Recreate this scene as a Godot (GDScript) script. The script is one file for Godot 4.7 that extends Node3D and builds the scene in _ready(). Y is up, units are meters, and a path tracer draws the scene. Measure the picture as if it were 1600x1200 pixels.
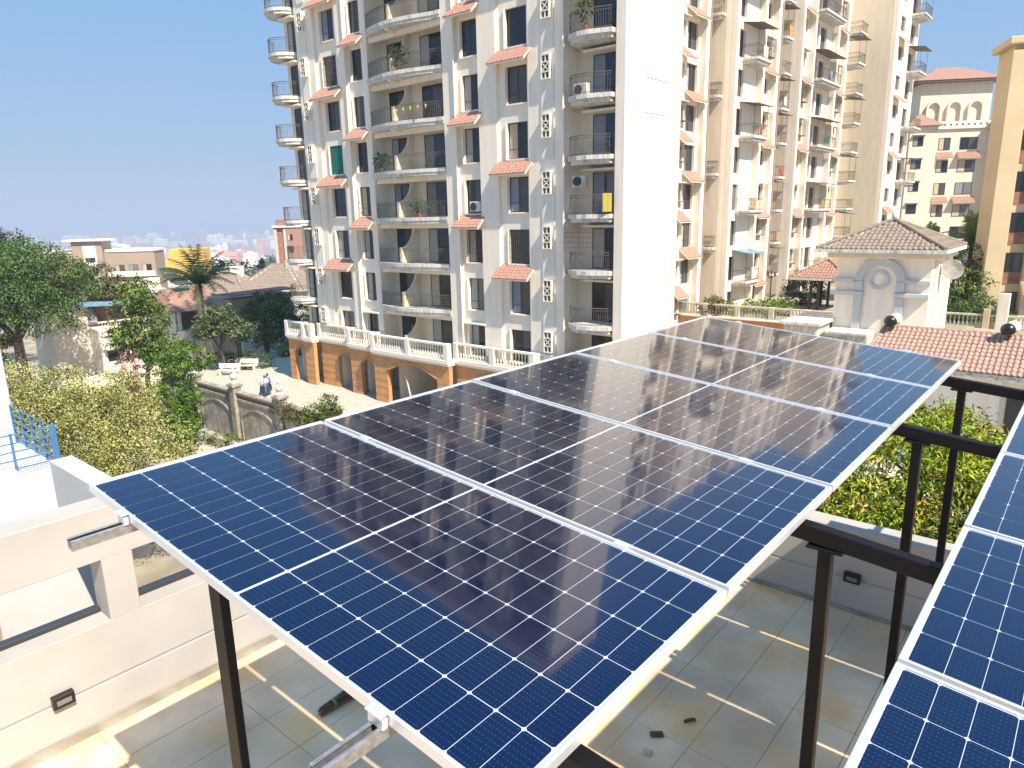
extends Node3D

# ---------------------------------------------------------------- mesh builder
class MB:
	var v := PackedVector3Array()
	var n := PackedVector3Array()
	var uv := PackedVector2Array()
	var c := PackedColorArray()
	var o := Vector3.ZERO
	var col := Color(1, 1, 1)
	var colored := false
	var xf := Transform3D.IDENTITY
	func _init(origin := Vector3.ZERO) -> void:
		o = origin
	func tri(a: Vector3, b: Vector3, d: Vector3) -> void:
		a = xf * a
		b = xf * b
		d = xf * d
		var nn := (b - a).cross(d - a)
		if nn.length_squared() < 1e-16:
			return
		nn = nn.normalized()
		v.append(a - o); v.append(d - o); v.append(b - o)
		n.append(nn); n.append(nn); n.append(nn)
		uv.append(Vector2(0, 0)); uv.append(Vector2(1, 1)); uv.append(Vector2(1, 0))
		if colored:
			c.append(col); c.append(col); c.append(col)
	func tris(a: Vector3, b: Vector3, d: Vector3, na: Vector3, nb: Vector3, nd: Vector3) -> void:
		v.append(xf * a - o); v.append(xf * d - o); v.append(xf * b - o)
		n.append(xf.basis * na); n.append(xf.basis * nd); n.append(xf.basis * nb)
		uv.append(Vector2(0, 0)); uv.append(Vector2(1, 1)); uv.append(Vector2(1, 0))
		if colored:
			c.append(col); c.append(col); c.append(col)
	func quad(a: Vector3, b: Vector3, d: Vector3, e: Vector3) -> void:
		tri(a, b, d); tri(a, d, e)
	func quads(a, b, d, e, na, nb, nd, ne) -> void:
		tris(a, b, d, na, nb, nd); tris(a, d, e, na, nd, ne)
	func hexa(p: Array) -> void: # p[0..3] bottom ring ccw seen from above, p[4..7] top ring
		quad(p[3], p[2], p[1], p[0]); quad(p[4], p[5], p[6], p[7])
		for i in 4:
			var j := (i + 1) % 4
			quad(p[i], p[j], p[j + 4], p[i + 4])
	func box(a: Vector3, b: Vector3) -> void:
		var p := a.min(b)
		var q := a.max(b)
		hexa([Vector3(p.x, p.y, q.z), Vector3(q.x, p.y, q.z), Vector3(q.x, p.y, p.z), Vector3(p.x, p.y, p.z), Vector3(p.x, q.y, q.z), Vector3(q.x, q.y, q.z), Vector3(q.x, q.y, p.z), Vector3(p.x, q.y, p.z)])
	func cbox(a: Vector3, b: Vector3, ch := 0.01) -> void: # chamfered box
		var p := a.min(b)
		var q := a.max(b)
		var ce := (p + q) / 2.0
		var h := (q - p) / 2.0
		cob(ce, Basis(), h, ch)
	func cob(ce: Vector3, bs: Basis, h: Vector3, ch := 0.01) -> void:
		ch = minf(ch, minf(h.x, minf(h.y, h.z)) * 0.45)
		var ring := func(y: float, s: float) -> Array:
			var x := h.x - s
			var z := h.z - s
			var k := ch if s == 0.0 else 0.0
			var r := [Vector3(-x + k, y, z), Vector3(x - k, y, z), Vector3(x, y, z - k), Vector3(x, y, -z + k), Vector3(x - k, y, -z), Vector3(-x + k, y, -z), Vector3(-x, y, -z + k), Vector3(-x, y, z - k)]
			for i in 8:
				r[i] = ce + bs * r[i]
			return r
		var r0: Array = ring.call(-h.y, ch)
		var r1: Array = ring.call(-h.y + ch, 0.0)
		var r2: Array = ring.call(h.y - ch, 0.0)
		var r3: Array = ring.call(h.y, ch)
		for i in 8:
			var j := (i + 1) % 8
			quad(r0[i], r0[j], r1[j], r1[i]); quad(r1[i], r1[j], r2[j], r2[i]); quad(r2[i], r2[j], r3[j], r3[i])
		quad(r3[1], r3[3], r3[5], r3[7]); quad(r0[7], r0[5], r0[3], r0[1])
	func bar(p: Vector3, q: Vector3, w: float, hh: float, up := Vector3.UP, ch := 0.0) -> void: # box from p to q
		var d := q - p
		var z := d.normalized()
		if absf(z.dot(up)) > 0.98:
			up = Vector3(1, 0, 0)
		var x := up.cross(z).normalized()
		var y := z.cross(x)
		var bs := Basis(x, y, z)
		var ce := (p + q) / 2.0
		var h := Vector3(w / 2, hh / 2, d.length() / 2)
		if ch > 0.0:
			cob(ce, bs, h, ch)
			return
		var r := []
		for yy in [-1, 1]:
			for s in [[-1, 1], [1, 1], [1, -1], [-1, -1]]:
				r.append(ce + bs * Vector3(s[0] * h.x, yy * h.y, s[1] * h.z))
		hexa(r)
	func tube(pts: Array, radii: Array, sides := 6, cap := true) -> void:
		var rings := []
		var dirs := []
		for i in pts.size():
			var a: Vector3 = pts[maxi(i - 1, 0)]
			var b: Vector3 = pts[mini(i + 1, pts.size() - 1)]
			var z := (b - a).normalized()
			var up := Vector3(0, 1, 0) if absf(z.y) < 0.95 else Vector3(1, 0, 0)
			var x := up.cross(z).normalized()
			var y := z.cross(x)
			var r := []
			var dd := []
			for k in sides:
				var t := TAU * k / sides
				var e := x * cos(t) + y * sin(t)
				dd.append(e)
				r.append(pts[i] + e * radii[i])
			rings.append(r); dirs.append(dd)
		for i in pts.size() - 1:
			for k in sides:
				var j := (k + 1) % sides
				quads(rings[i][k], rings[i][j], rings[i + 1][j], rings[i + 1][k], dirs[i][k], dirs[i][j], dirs[i + 1][j], dirs[i + 1][k])
		if cap:
			for k in sides:
				var j := (k + 1) % sides
				tri(pts[0], rings[0][j], rings[0][k])
				tri(pts[-1], rings[-1][k], rings[-1][j])
	func lathe(ce: Vector3, prof: Array, sides := 10) -> void: # prof: [r, y] bottom to top
		for i in prof.size() - 1:
			var r0: float = prof[i][0]
			var r1: float = prof[i + 1][0]
			var y0: float = prof[i][1]
			var y1: float = prof[i + 1][1]
			for k in sides:
				var t0 := TAU * k / sides
				var t1 := TAU * (k + 1) / sides
				var d0 := Vector3(cos(t0), 0, -sin(t0))
				var d1 := Vector3(cos(t1), 0, -sin(t1))
				var sl := Vector3(0, r0 - r1, 0) / maxf(absf(y1 - y0), 0.001)
				var n0 := (d0 + sl).normalized()
				var n1 := (d1 + sl).normalized()
				quads(ce + d0 * r0 + Vector3(0, y0, 0), ce + d1 * r0 + Vector3(0, y0, 0), ce + d1 * r1 + Vector3(0, y1, 0), ce + d0 * r1 + Vector3(0, y1, 0), n0, n1, n1, n0)
	func ball(ce: Vector3, r: Vector3, sides := 10, rows := 6) -> void:
		for i in rows:
			for k in sides:
				var q := []
				for e in [[i, k], [i, k + 1], [i + 1, k + 1], [i + 1, k]]:
					var a: float = PI * e[0] / rows - PI / 2
					var t: float = TAU * e[1] / sides
					q.append(Vector3(cos(a) * cos(t), sin(a), -cos(a) * sin(t)))
				quads(ce + q[0] * r, ce + q[1] * r, ce + q[2] * r, ce + q[3] * r, q[0], q[1], q[2], q[3])
	func prism(poly: PackedVector2Array, at: Vector3, ux: Vector3, uy: Vector3, dep: Vector3) -> void: # poly ccw in (ux, uy); extruded along dep; front face normal = ux x uy
		var idx := Geometry2D.triangulate_polygon(poly)
		var f := []
		for q in poly:
			f.append(at + ux * q.x + uy * q.y)
		var flip := ux.cross(uy).dot(dep) > 0.0
		for i in range(0, idx.size(), 3):
			var a: Vector3 = f[idx[i]]
			var b: Vector3 = f[idx[i + 1]]
			var d: Vector3 = f[idx[i + 2]]
			var sgn := (b - a).cross(d - a).dot(dep)
			if sgn > 0.0:
				var t := b
				b = d
				d = t
			tri(a, b, d)
			tri(a + dep, d + dep, b + dep)
		var area := 0.0
		for i in poly.size():
			area += poly[i].cross(poly[(i + 1) % poly.size()])
		var ccw := (area > 0.0) != flip
		for i in poly.size():
			var j := (i + 1) % poly.size()
			if ccw:
				quad(f[i], f[i] + dep, f[j] + dep, f[j])
			else:
				quad(f[j], f[j] + dep, f[i] + dep, f[i])
	func mesh() -> ArrayMesh:
		var m := ArrayMesh.new()
		if v.is_empty():
			return m
		var a := []
		a.resize(Mesh.ARRAY_MAX)
		a[Mesh.ARRAY_VERTEX] = v
		a[Mesh.ARRAY_NORMAL] = n
		if uv.size() == v.size():
			a[Mesh.ARRAY_TEX_UV] = uv
		if colored:
			a[Mesh.ARRAY_COLOR] = c
		m.add_surface_from_arrays(Mesh.PRIMITIVE_TRIANGLES, a)
		return m

# ---------------------------------------------------------------- object helpers
var M := {}
var T := {}
var cache := {}
var counts := {}
var rng := RandomNumberGenerator.new()

func V(x: float, y: float, z: float) -> Vector3:
	return Vector3(x, y, z)

func numbered(called: String) -> String:
	var k: int = counts.get(called, 0)
	counts[called] = k + 1
	return called if k == 0 else "%s_%03d" % [called, k]

func meta(o: Node, label: String, category: String, group := "", kind := "") -> void:
	if label != "": o.set_meta("label", label)
	if category != "": o.set_meta("category", category)
	if group != "": o.set_meta("group", group)
	if kind != "": o.set_meta("kind", kind)

func thing(called: String, label: String, category: String, at := Vector3.ZERO, group := "", yaw := 0.0) -> Node3D:
	var o := Node3D.new()
	o.name = numbered(called)
	add_child(o)
	o.position = at
	o.rotation.y = yaw
	meta(o, label, category, group)
	return o

func part(parent: Node, called: String, mesh: Mesh, mat: Material, at := Vector3.ZERO, yaw := 0.0) -> MeshInstance3D:
	var o := MeshInstance3D.new()
	o.mesh = mesh
	o.material_override = mat
	o.name = called if parent != self else numbered(called)
	parent.add_child(o, true)
	o.position = at
	o.rotation.y = yaw
	return o

func pm(parent: Node, called: String, mb: MB, mat: Material) -> MeshInstance3D:
	return part(parent, called, mb.mesh(), mat)

func setting(called: String, mb: MB, mat: Material) -> MeshInstance3D:
	var o := part(self, called, mb.mesh(), mat)
	o.set_meta("kind", "structure")
	return o

func single(called: String, mb: MB, mat: Material, at: Vector3, label: String, category: String, group := "") -> MeshInstance3D:
	var o := part(self, called, mb.mesh(), mat, at)
	meta(o, label, category, group)
	return o

# ---------------------------------------------------------------- textures and materials
func noise_tex(size: int, freq: float, lo: float, hi: float, octs := 5, sd := 1, power := 1.0, sx := 1.0) -> ImageTexture:
	var fn := FastNoiseLite.new()
	fn.seed = sd
	fn.noise_type = FastNoiseLite.TYPE_SIMPLEX_SMOOTH
	fn.frequency = freq
	fn.fractal_octaves = octs
	var im := fn.get_seamless_image(size, size)
	im.convert(Image.FORMAT_L8)
	if sx != 1.0:
		im.resize(int(size * sx), size, Image.INTERPOLATE_CUBIC)
	var d := im.get_data()
	for i in d.size():
		d[i] = int(clampf(255.0 * lerpf(lo, hi, pow(d[i] / 255.0, power)), 0, 255))
	return ImageTexture.create_from_image(Image.create_from_data(im.get_width(), im.get_height(), false, Image.FORMAT_L8, d))

func lin(r: float, g: float, b: float) -> Color:
	return Color(r, g, b).linear_to_srgb()

func mat(key: String, color: Color, rough := 0.8, tex := "", scale := 0.3, bump := "", bump_scale := 1.0, metal := 0.0) -> StandardMaterial3D:
	var m := StandardMaterial3D.new()
	m.albedo_color = color
	m.roughness = rough
	m.metallic = metal
	if tex != "":
		m.albedo_texture = T[tex]
		m.uv1_triplanar = true
		m.uv1_world_triplanar = true
		m.uv1_scale = Vector3.ONE * scale
	if bump != "":
		m.heightmap_enabled = true
		m.heightmap_texture = T[bump]
		m.heightmap_scale = bump_scale
		m.uv1_triplanar = true
		m.uv1_world_triplanar = true
		m.uv1_scale = Vector3.ONE * scale
	M[key] = m
	return m

func make_textures() -> void:
	T.mottle = noise_tex(512, 0.006, 0.88, 1.0, 6, 3)
	T.strong = noise_tex(512, 0.006, 0.68, 1.0, 7, 7)
	T.fine = noise_tex(256, 0.06, 0.72, 1.0, 4, 11)
	T.streak = noise_tex(512, 0.004, 0.93, 1.0, 7, 19, 1.0)
	var fd := FastNoiseLite.new()
	fd.seed = 31; fd.frequency = 0.03; fd.fractal_octaves = 5
	for e in [["drip", 0.50, 0.45], ["paint", 0.93, 0.8]]:
		var im := fd.get_seamless_image(512, 72)
		im.convert(Image.FORMAT_L8)
		im.resize(512, 512, Image.INTERPOLATE_CUBIC)
		var d := im.get_data()
		for i in d.size():
			d[i] = int(255.0 * lerpf(e[1], 1.0, pow(d[i] / 255.0, e[2])))
		T[e[0]] = ImageTexture.create_from_image(Image.create_from_data(512, 512, false, Image.FORMAT_L8, d))
		fd.seed = 47
	T.grain = noise_tex(256, 0.12, 0.0, 1.0, 3, 23)
	# floor: grey-beige stone print with darker rust and ochre stains
	var a := FastNoiseLite.new()
	a.seed = 5; a.frequency = 0.006; a.fractal_octaves = 6
	var b := FastNoiseLite.new()
	b.seed = 9; b.frequency = 0.010; b.fractal_octaves = 5
	var ia := a.get_seamless_image(768, 768); ia.convert(Image.FORMAT_L8)
	var ib := b.get_seamless_image(768, 768); ib.convert(Image.FORMAT_L8)
	var da := ia.get_data()
	var db := ib.get_data()
	var out := PackedByteArray()
	out.resize(768 * 768 * 3)
	for i in da.size():
		var g := lerpf(0.74, 1.02, da[i] / 255.0)
		var s := smoothstep(0.42, 0.92, db[i] / 255.0) * (0.6 + 0.4 * da[i] / 255.0)
		out[i * 3] = int(255 * clampf(lerpf(g, 0.92, s * 0.5), 0, 1))
		out[i * 3 + 1] = int(255 * clampf(lerpf(g, 0.78, s * 0.6), 0, 1))
		out[i * 3 + 2] = int(255 * clampf(lerpf(g * 0.97, 0.58, s * 0.7), 0, 1))
	T.floor = ImageTexture.create_from_image(Image.create_from_data(768, 768, false, Image.FORMAT_RGB8, out))
	# solar cell print: ten fine busbars with solder pads on dark silicon
	var ci := Image.create(256, 128, false, Image.FORMAT_RGB8)
	ci.fill(Color8(22, 43, 88))
	for y in 128:
		if y % 4 == 0:
			ci.fill_rect(Rect2i(0, y, 256, 1), Color8(25, 48, 95))
	for k in 10:
		var x := int(256.0 * (k + 0.5) / 10.0)
		ci.fill_rect(Rect2i(x, 0, 1, 128), Color8(78, 98, 138))
		for j in 7:
			ci.fill_rect(Rect2i(x, 8 + j * 17, 2, 4), Color8(190, 200, 216))
	T.cell = ImageTexture.create_from_image(ci)

func make_materials() -> void:
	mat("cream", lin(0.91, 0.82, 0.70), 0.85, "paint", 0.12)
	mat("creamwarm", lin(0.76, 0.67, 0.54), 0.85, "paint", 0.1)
	mat("white", lin(0.82, 0.765, 0.67), 0.8, "paint", 0.2)
	mat("slab", lin(0.78, 0.76, 0.72), 0.85, "drip", 0.35)
	mat("stained", lin(0.70, 0.66, 0.58), 0.9, "drip", 0.4)
	mat("orange", lin(0.62, 0.32, 0.14), 0.85, "mottle", 0.4)
	mat("terracotta", lin(0.47, 0.27, 0.21), 0.85, "strong", 1.3)
	mat("tilepink", lin(0.52, 0.35, 0.29), 0.85, "strong", 1.6)
	mat("awningtile", lin(0.60, 0.32, 0.245), 0.85, "strong", 1.6)
	mat("tilegrey", lin(0.36, 0.29, 0.24), 0.9, "strong", 1.1)
	mat("iron", lin(0.035, 0.033, 0.032), 0.5)
	mat("rusty", lin(0.13, 0.11, 0.09), 0.7)
	mat("frame", lin(0.03, 0.03, 0.033), 0.45)
	mat("steel", lin(0.006, 0.006, 0.008), 0.5).metallic_specular = 0.3
	mat("galv", lin(0.42, 0.43, 0.45), 0.42, "fine", 2.0, "", 1.0, 0.6)
	mat("alu", lin(0.74, 0.76, 0.80), 0.38, "", 1.0, "", 1.0, 0.55)
	mat("backsheet", lin(0.52, 0.58, 0.68), 0.6)
	for i in 3:
		var m := mat("cell%d" % i, Color(1, 1, 1), 0.22)
		m.metallic = 0.92
		m.albedo_texture = T.cell
		m.albedo_color = [Color(0.92, 0.94, 1.0), Color(1, 1, 1), Color(0.84, 0.88, 0.97)][i]
	var g := mat("panelglass", Color(0.02, 0.03, 0.05, 0.006), 0.045)
	g.transparency = BaseMaterial3D.TRANSPARENCY_ALPHA
	mat("glass0", lin(0.018, 0.020, 0.024), 0.12)
	mat("glass1", lin(0.065, 0.068, 0.07), 0.16)
	mat("glass2", lin(0.16, 0.155, 0.145), 0.25)
	mat("glass3", lin(0.020, 0.035, 0.060), 0.1)
	mat("curtain", lin(0.38, 0.37, 0.35), 0.8, "streak", 1.5)
	mat("curtain1", lin(0.50, 0.42, 0.32), 0.8, "streak", 1.5)
	mat("curtain2", lin(0.22, 0.26, 0.34), 0.8, "streak", 1.5)
	mat("greencloth", lin(0.005, 0.20, 0.17), 0.8, "fine", 1.5)
	mat("dark", lin(0.14, 0.11, 0.09), 0.9)  # door brown; elsewhere painted-in shade for vents, drain holes and porch
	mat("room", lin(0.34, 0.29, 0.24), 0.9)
	mat("floor", lin(0.94, 0.745, 0.575), 0.62, "floor", 0.16)
	mat("grout", lin(0.10, 0.09, 0.08), 0.95)
	mat("skirting", lin(0.40, 0.37, 0.32), 0.7, "strong", 0.6)
	mat("terracewall", lin(0.43, 0.41, 0.385), 0.85, "streak", 0.5)
	mat("coping", lin(0.035, 0.038, 0.045), 0.3)
	mat("neighbour", lin(0.56, 0.57, 0.58), 0.8, "streak", 0.35)
	mat("bluepaint", lin(0.05, 0.16, 0.34), 0.45)
	mat("concrete", lin(0.42, 0.39, 0.35), 0.9, "strong", 0.5)
	mat("oldwall", lin(0.44, 0.39, 0.33), 0.95, "strong", 0.35)
	mat("paving", lin(0.54, 0.49, 0.42), 0.9, "mottle", 0.3)
	mat("earth", lin(0.47, 0.40, 0.31), 0.95, "strong", 0.08)
	mat("grassgreen", lin(0.10, 0.15, 0.03), 0.95, "strong", 0.6)
	mat("bark", lin(0.13, 0.10, 0.075), 0.95, "strong", 2.0)
	mat("yellowpaint", lin(0.75, 0.47, 0.10), 0.85, "streak", 0.1)
	mat("ochre", lin(0.62, 0.50, 0.32), 0.88, "streak", 0.15)
	mat("tanpaint", lin(0.37, 0.29, 0.23), 0.9, "streak", 0.1)
	mat("brick", lin(0.44, 0.20, 0.14), 0.9, "strong", 0.3)
	mat("redsheet", lin(0.50, 0.17, 0.11), 0.7, "strong", 0.5)
	mat("bluesheet", lin(0.25, 0.42, 0.55), 0.6, "strong", 0.4)
	mat("broom", lin(0.20, 0.11, 0.075), 0.9)
	mat("greentie", lin(0.10, 0.30, 0.03), 0.7)
	mat("wood", lin(0.20, 0.11, 0.06), 0.85, "strong", 6.0)
	mat("black", lin(0.008, 0.008, 0.009), 0.35)
	mat("carpaint", lin(0.10, 0.22, 0.04), 0.3)
	mat("rubber", lin(0.015, 0.015, 0.015), 0.85)
	mat("bluebike", lin(0.02, 0.035, 0.07), 0.3)
	mat("tarp_yellow", lin(0.42, 0.34, 0.05), 0.7)
	mat("pot", lin(0.36, 0.13, 0.07), 0.85)
	mat("whitepaint", lin(0.78, 0.75, 0.70), 0.85)
	mat("pinkpaint", lin(0.58, 0.36, 0.30), 0.85)
	mat("greypaint", lin(0.42, 0.41, 0.40), 0.85)
	var vm := mat("leaf", Color(1, 1, 1), 0.6)
	vm.vertex_color_use_as_albedo = true
	vm.backlight_enabled = true
	vm.backlight = Color(0.75, 0.8, 0.45)
	var vp := mat("vcol", Color(1, 1, 1), 0.8)
	vp.vertex_color_use_as_albedo = true

# ---------------------------------------------------------------- camera, sky, sun
func camera_and_light() -> void:
	var cam := Camera3D.new()
	cam.name = "camera"
	add_child(cam)
	cam.transform = Transform3D(Basis(V(0.76440976, -0.02052088, -0.64440407), V(-0.13500334, 0.97224113, -0.19110542), V(0.63043779, 0.23307955, 0.74042022)), V(0, 3.96, 0))
	cam.fov = 57.36
	cam.near = 0.05
	cam.far = 30000.0
	cam.current = true
	var env := Environment.new()
	env.background_mode = Environment.BG_SKY
	var sm := ProceduralSkyMaterial.new()
	sm.sky_top_color = Color(0.295, 0.462, 0.612)
	sm.sky_horizon_color = Color(0.49, 0.53, 0.585)
	sm.sky_curve = 0.15
	sm.ground_bottom_color = Color(0.36, 0.34, 0.31)
	sm.ground_horizon_color = Color(0.50, 0.53, 0.58)
	sm.sun_angle_max = 30.0
	var sky := Sky.new()
	sky.sky_material = sm
	env.sky = sky
	env.tonemap_mode = Environment.TONE_MAPPER_LINEAR
	env.tonemap_exposure = 2.6
	env.sdfgi_enabled = true
	env.ssao_enabled = true
	env.ssil_enabled = true
	env.fog_enabled = true
	env.fog_density = 0.0004
	env.fog_light_color = Color(0.80, 0.87, 0.98)
	var we := WorldEnvironment.new()
	we.name = "world_environment"
	we.environment = env
	add_child(we)
	var sun := DirectionalLight3D.new()
	sun.name = "sun"
	add_child(sun)
	sun.look_at_from_position(V(0.845, 1.0, 0.21) * 10.0, Vector3.ZERO)
	sun.light_energy = 1.1
	sun.light_color = Color(1.0, 0.945, 0.86)
	sun.light_angular_distance = 0.5
	sun.shadow_enabled = true

# ---------------------------------------------------------------- solar array on its steel frame
const AO := Vector3(-3.108, 2.921, -0.940)
const VX := Vector3(0.996288, -0.086084, 0.0)
const NY := Vector3(0.086084, 0.996288, 0.0)
func ap(u: float, vv: float, off := 0.0) -> Vector3: # point on the array: u along the rows, vv down the slope
	return AO + VX * vv + Vector3(0, 0, -u) + NY * off

func solar_module(proto_cells: Array, label: String, u0: float, v0: float, group: String) -> void:
	var L := 2.278
	var W := 1.134
	var r := thing("solar_panel", label, "solar panel", ap(u0, v0), group)
	r.basis = Basis(VX, NY, V(0, 0, 1))
	# frame: four aluminium profiles, mitred ring
	if not cache.has("panelframe"):
		var f := MB.new()
		var lip := 0.012
		f.cbox(V(0, -0.035, 0), V(L, 0, -lip), 0.0015)
		f.cbox(V(0, -0.035, -W), V(L, 0, -W + lip), 0.0015)
		f.cbox(V(0, -0.035, -lip), V(lip, 0, -W + lip), 0.0015)
		f.cbox(V(L - lip, -0.035, -lip), V(L, 0, -W + lip), 0.0015)
		f.box(V(lip, -0.035, -lip), V(L - lip, -0.033, -0.035))
		f.box(V(lip, -0.035, -W + 0.035), V(L - lip, -0.033, -W + lip))
		cache.panelframe = f.mesh()
		var b := MB.new()
		b.box(V(lip, -0.009, -lip), V(L - lip, -0.007, -W + lip))
		cache.panelback = b.mesh()
		var g := MB.new()
		g.quad(V(lip, -0.003, -lip), V(L - lip, -0.003, -lip), V(L - lip, -0.003, -W + lip), V(lip, -0.003, -W + lip))
		cache.panelglass = g.mesh()
		var j := MB.new()
		j.cbox(V(L / 2 - 0.05, -0.028, -W / 2 - 0.04), V(L / 2 + 0.05, -0.009, -W / 2 + 0.04), 0.004)
		cache.panelbox = j.mesh()
	part(r, "frame", cache.panelframe, M.alu)
	part(r, "backsheet", cache.panelback, M.backsheet)
	part(r, "junction_box", cache.panelbox, M.black)
	var cl := 0.0902
	var cw := 0.1810
	var gp := 0.0024
	var gu := 0.0034
	var mid := 0.013
	var tot := 24 * cl + 22 * gp + mid
	var x := (L - tot) / 2.0
	for i in 24:
		for k in 6:
			var z := -(W - (6 * cw + 5 * gu)) / 2.0 - k * (cw + gu)
			part(r, "cell", proto_cells[i % 2], M["cell%d" % rng.randi_range(0, 2)], V(x, -0.0065, z))
		x += cl + (mid if i == 11 else gp)
	part(r, "glass", cache.panelglass, M.panelglass)

func cell_mesh(flip: bool) -> ArrayMesh:
	var cl := 0.0902
	var cw := 0.1810
	var ch := 0.0062
	var p: Array = [Vector2(ch, 0), Vector2(cl - ch, 0), Vector2(cl, -ch), Vector2(cl, -cw + ch), Vector2(cl - ch, -cw), Vector2(ch, -cw), Vector2(0, -cw + ch), Vector2(0, -ch)]
	if flip:
		p.append(p.pop_front())
	var m := MB.new()
	var y := 0.0006
	var ce := Vector2(cl / 2, -cw / 2)
	for i in 8:
		var a: Vector2 = p[i]
		var b: Vector2 = p[(i + 1) % 8]
		m.tri(V(ce.x, y, ce.y), V(a.x, y, a.y), V(b.x, y, b.y))
		for q in [[ce, 0], [b, 1], [a, 2]]:
			m.uv[m.uv.size() - 3 + q[1]] = Vector2(-q[0].y / cw, q[0].x / cl)
		m.quad(V(a.x, 0, a.y), V(b.x, 0, b.y), V(b.x, y, b.y), V(a.x, y, a.y))
	return m.mesh()

func solar_array() -> void:
	var cells := [cell_mesh(false), cell_mesh(true)]
	var ordn := ["first", "second", "third", "fourth", "fifth"]
	for i in 5:
		solar_module(cells, "%s blue solar panel from the free rail ends, row beside the cream parapet" % ordn[i].capitalize() if i > 0 else "blue solar panel by the free rail ends, row beside the cream parapet", i * 1.156, 0.0, "solar panels of the long row")
	for i in 5:
		solar_module(cells, "%s blue solar panel of the second row, across the gap with steel beams" % ordn[i], i * 1.156, 2.795, "solar panels of the second row")
	# mounting rails along the rows with clamps
	var railnames := ["galvanised mounting rail under the panel edge beside the cream parapet", "galvanised mounting rail under the long row, near the steel posts of the gap", "galvanised mounting rail under the second row, next to the gap", "galvanised mounting rail under the far half of the second row"]
	var rv := [0.36, 1.86, 3.15, 4.65]
	for k in 4:
		var r := thing("mounting_rail", railnames[k], "rail", ap(-0.2, rv[k], -0.08), "mounting rails of the solar rows")
		r.basis = Basis(VX, NY, V(0, 0, 1))
		var len := 6.15
		var m := MB.new()
		# open C channel: bottom, two sides, lips
		m.cbox(V(-0.021, 0.0, 0), V(0.021, 0.003, -len), 0.001)
		m.cbox(V(-0.021, 0.003, 0), V(-0.018, 0.041, -len), 0.001)
		m.cbox(V(0.018, 0.003, 0), V(0.021, 0.041, -len), 0.001)
		m.cbox(V(-0.018, 0.038, 0), V(-0.010, 0.041, -len), 0.001)
		m.cbox(V(0.010, 0.038, 0), V(0.018, 0.041, -len), 0.001)
		pm(r, "channel", m, M.galv)
		for i in 6:
			var u := 0.2 + i * 1.156 - 0.011
			if i == 0: u = 0.2 - 0.012
			if i == 5: u = 0.2 + 5 * 1.156 - 0.022 + 0.012
			var c := MB.new()
			c.cbox(V(-0.03, 0.04, -u + 0.009), V(0.03, 0.072, -u - 0.009), 0.002)
			c.cbox(V(-0.03, 0.0805, -u + 0.018), V(0.03, 0.0845, -u - 0.018), 0.001)
			c.cbox(V(-0.008, 0.07, -u + 0.008), V(0.008, 0.0905, -u - 0.008), 0.002)
			pm(r, "clamp", c, M.alu)
	# black steel beams down the slope, each with posts
	var bu := [0.30, 2.02, 3.83, 5.44]
	var who := ["nearest the rail ends", "second from the rail ends", "third from the rail ends", "farthest from the rail ends"]
	for k in 4:
		var a := ap(bu[k], 0.22, -0.082 - 0.0375)
		var b := ap(bu[k], 5.0, -0.082 - 0.0375)
		var r := thing("steel_beam", "black steel box beam crossing under both panel rows, %s" % who[k], "beam", a, "black steel beams carrying the panels")
		var m := MB.new(a)
		m.bar(a, b, 0.06, 0.075, NY, 0.004)
		pm(r, "beam", m, M.steel)
		var px := [0.40, 2.36, 4.6]
		var pn := ["beside the cream parapet", "in the gap between the panel rows", "under the second panel row"]
		for j in 3:
			var t := ap(bu[k], px[j], -0.082 - 0.075)
			var foot := V(t.x, 0.012, t.z)
			var p := thing("steel_post", "black steel post %s, beam %s" % [pn[j], who[k]], "post", foot, "black steel posts carrying the beams")
			var q := MB.new(foot)
			var hx := 0.05 if j == 0 else 0.028
			var hz := 0.02 if j == 0 else 0.028
			q.cbox(V(t.x - hx, 0.022, t.z - hz), V(t.x + hx, t.y - 0.006, t.z + hz), 0.005)
			pm(p, "shaft", q, M.steel)
			var pl := MB.new(foot)
			pl.cbox(V(t.x - 0.1, 0.012, t.z - 0.1), V(t.x + 0.1, 0.022, t.z + 0.1), 0.003)
			pm(p, "base_plate", pl, M.steel)
			for e in [[-1, -1], [1, -1], [-1, 1], [1, 1]]:
				var bo := MB.new(foot)
				bo.tube([V(t.x + e[0] * 0.078, 0.02, t.z + e[1] * 0.078), V(t.x + e[0] * 0.078, 0.04, t.z + e[1] * 0.078)], [0.011, 0.011], 6)
				pm(p, "bolt", bo, M.galv)
			var ct := MB.new(foot)
			ct.cbox(V(t.x - 0.075, t.y - 0.016, t.z - 0.042), V(t.x + 0.075, t.y - 0.004, t.z + 0.042), 0.003)
			pm(p, "cap_plate", ct, M.steel)

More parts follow.
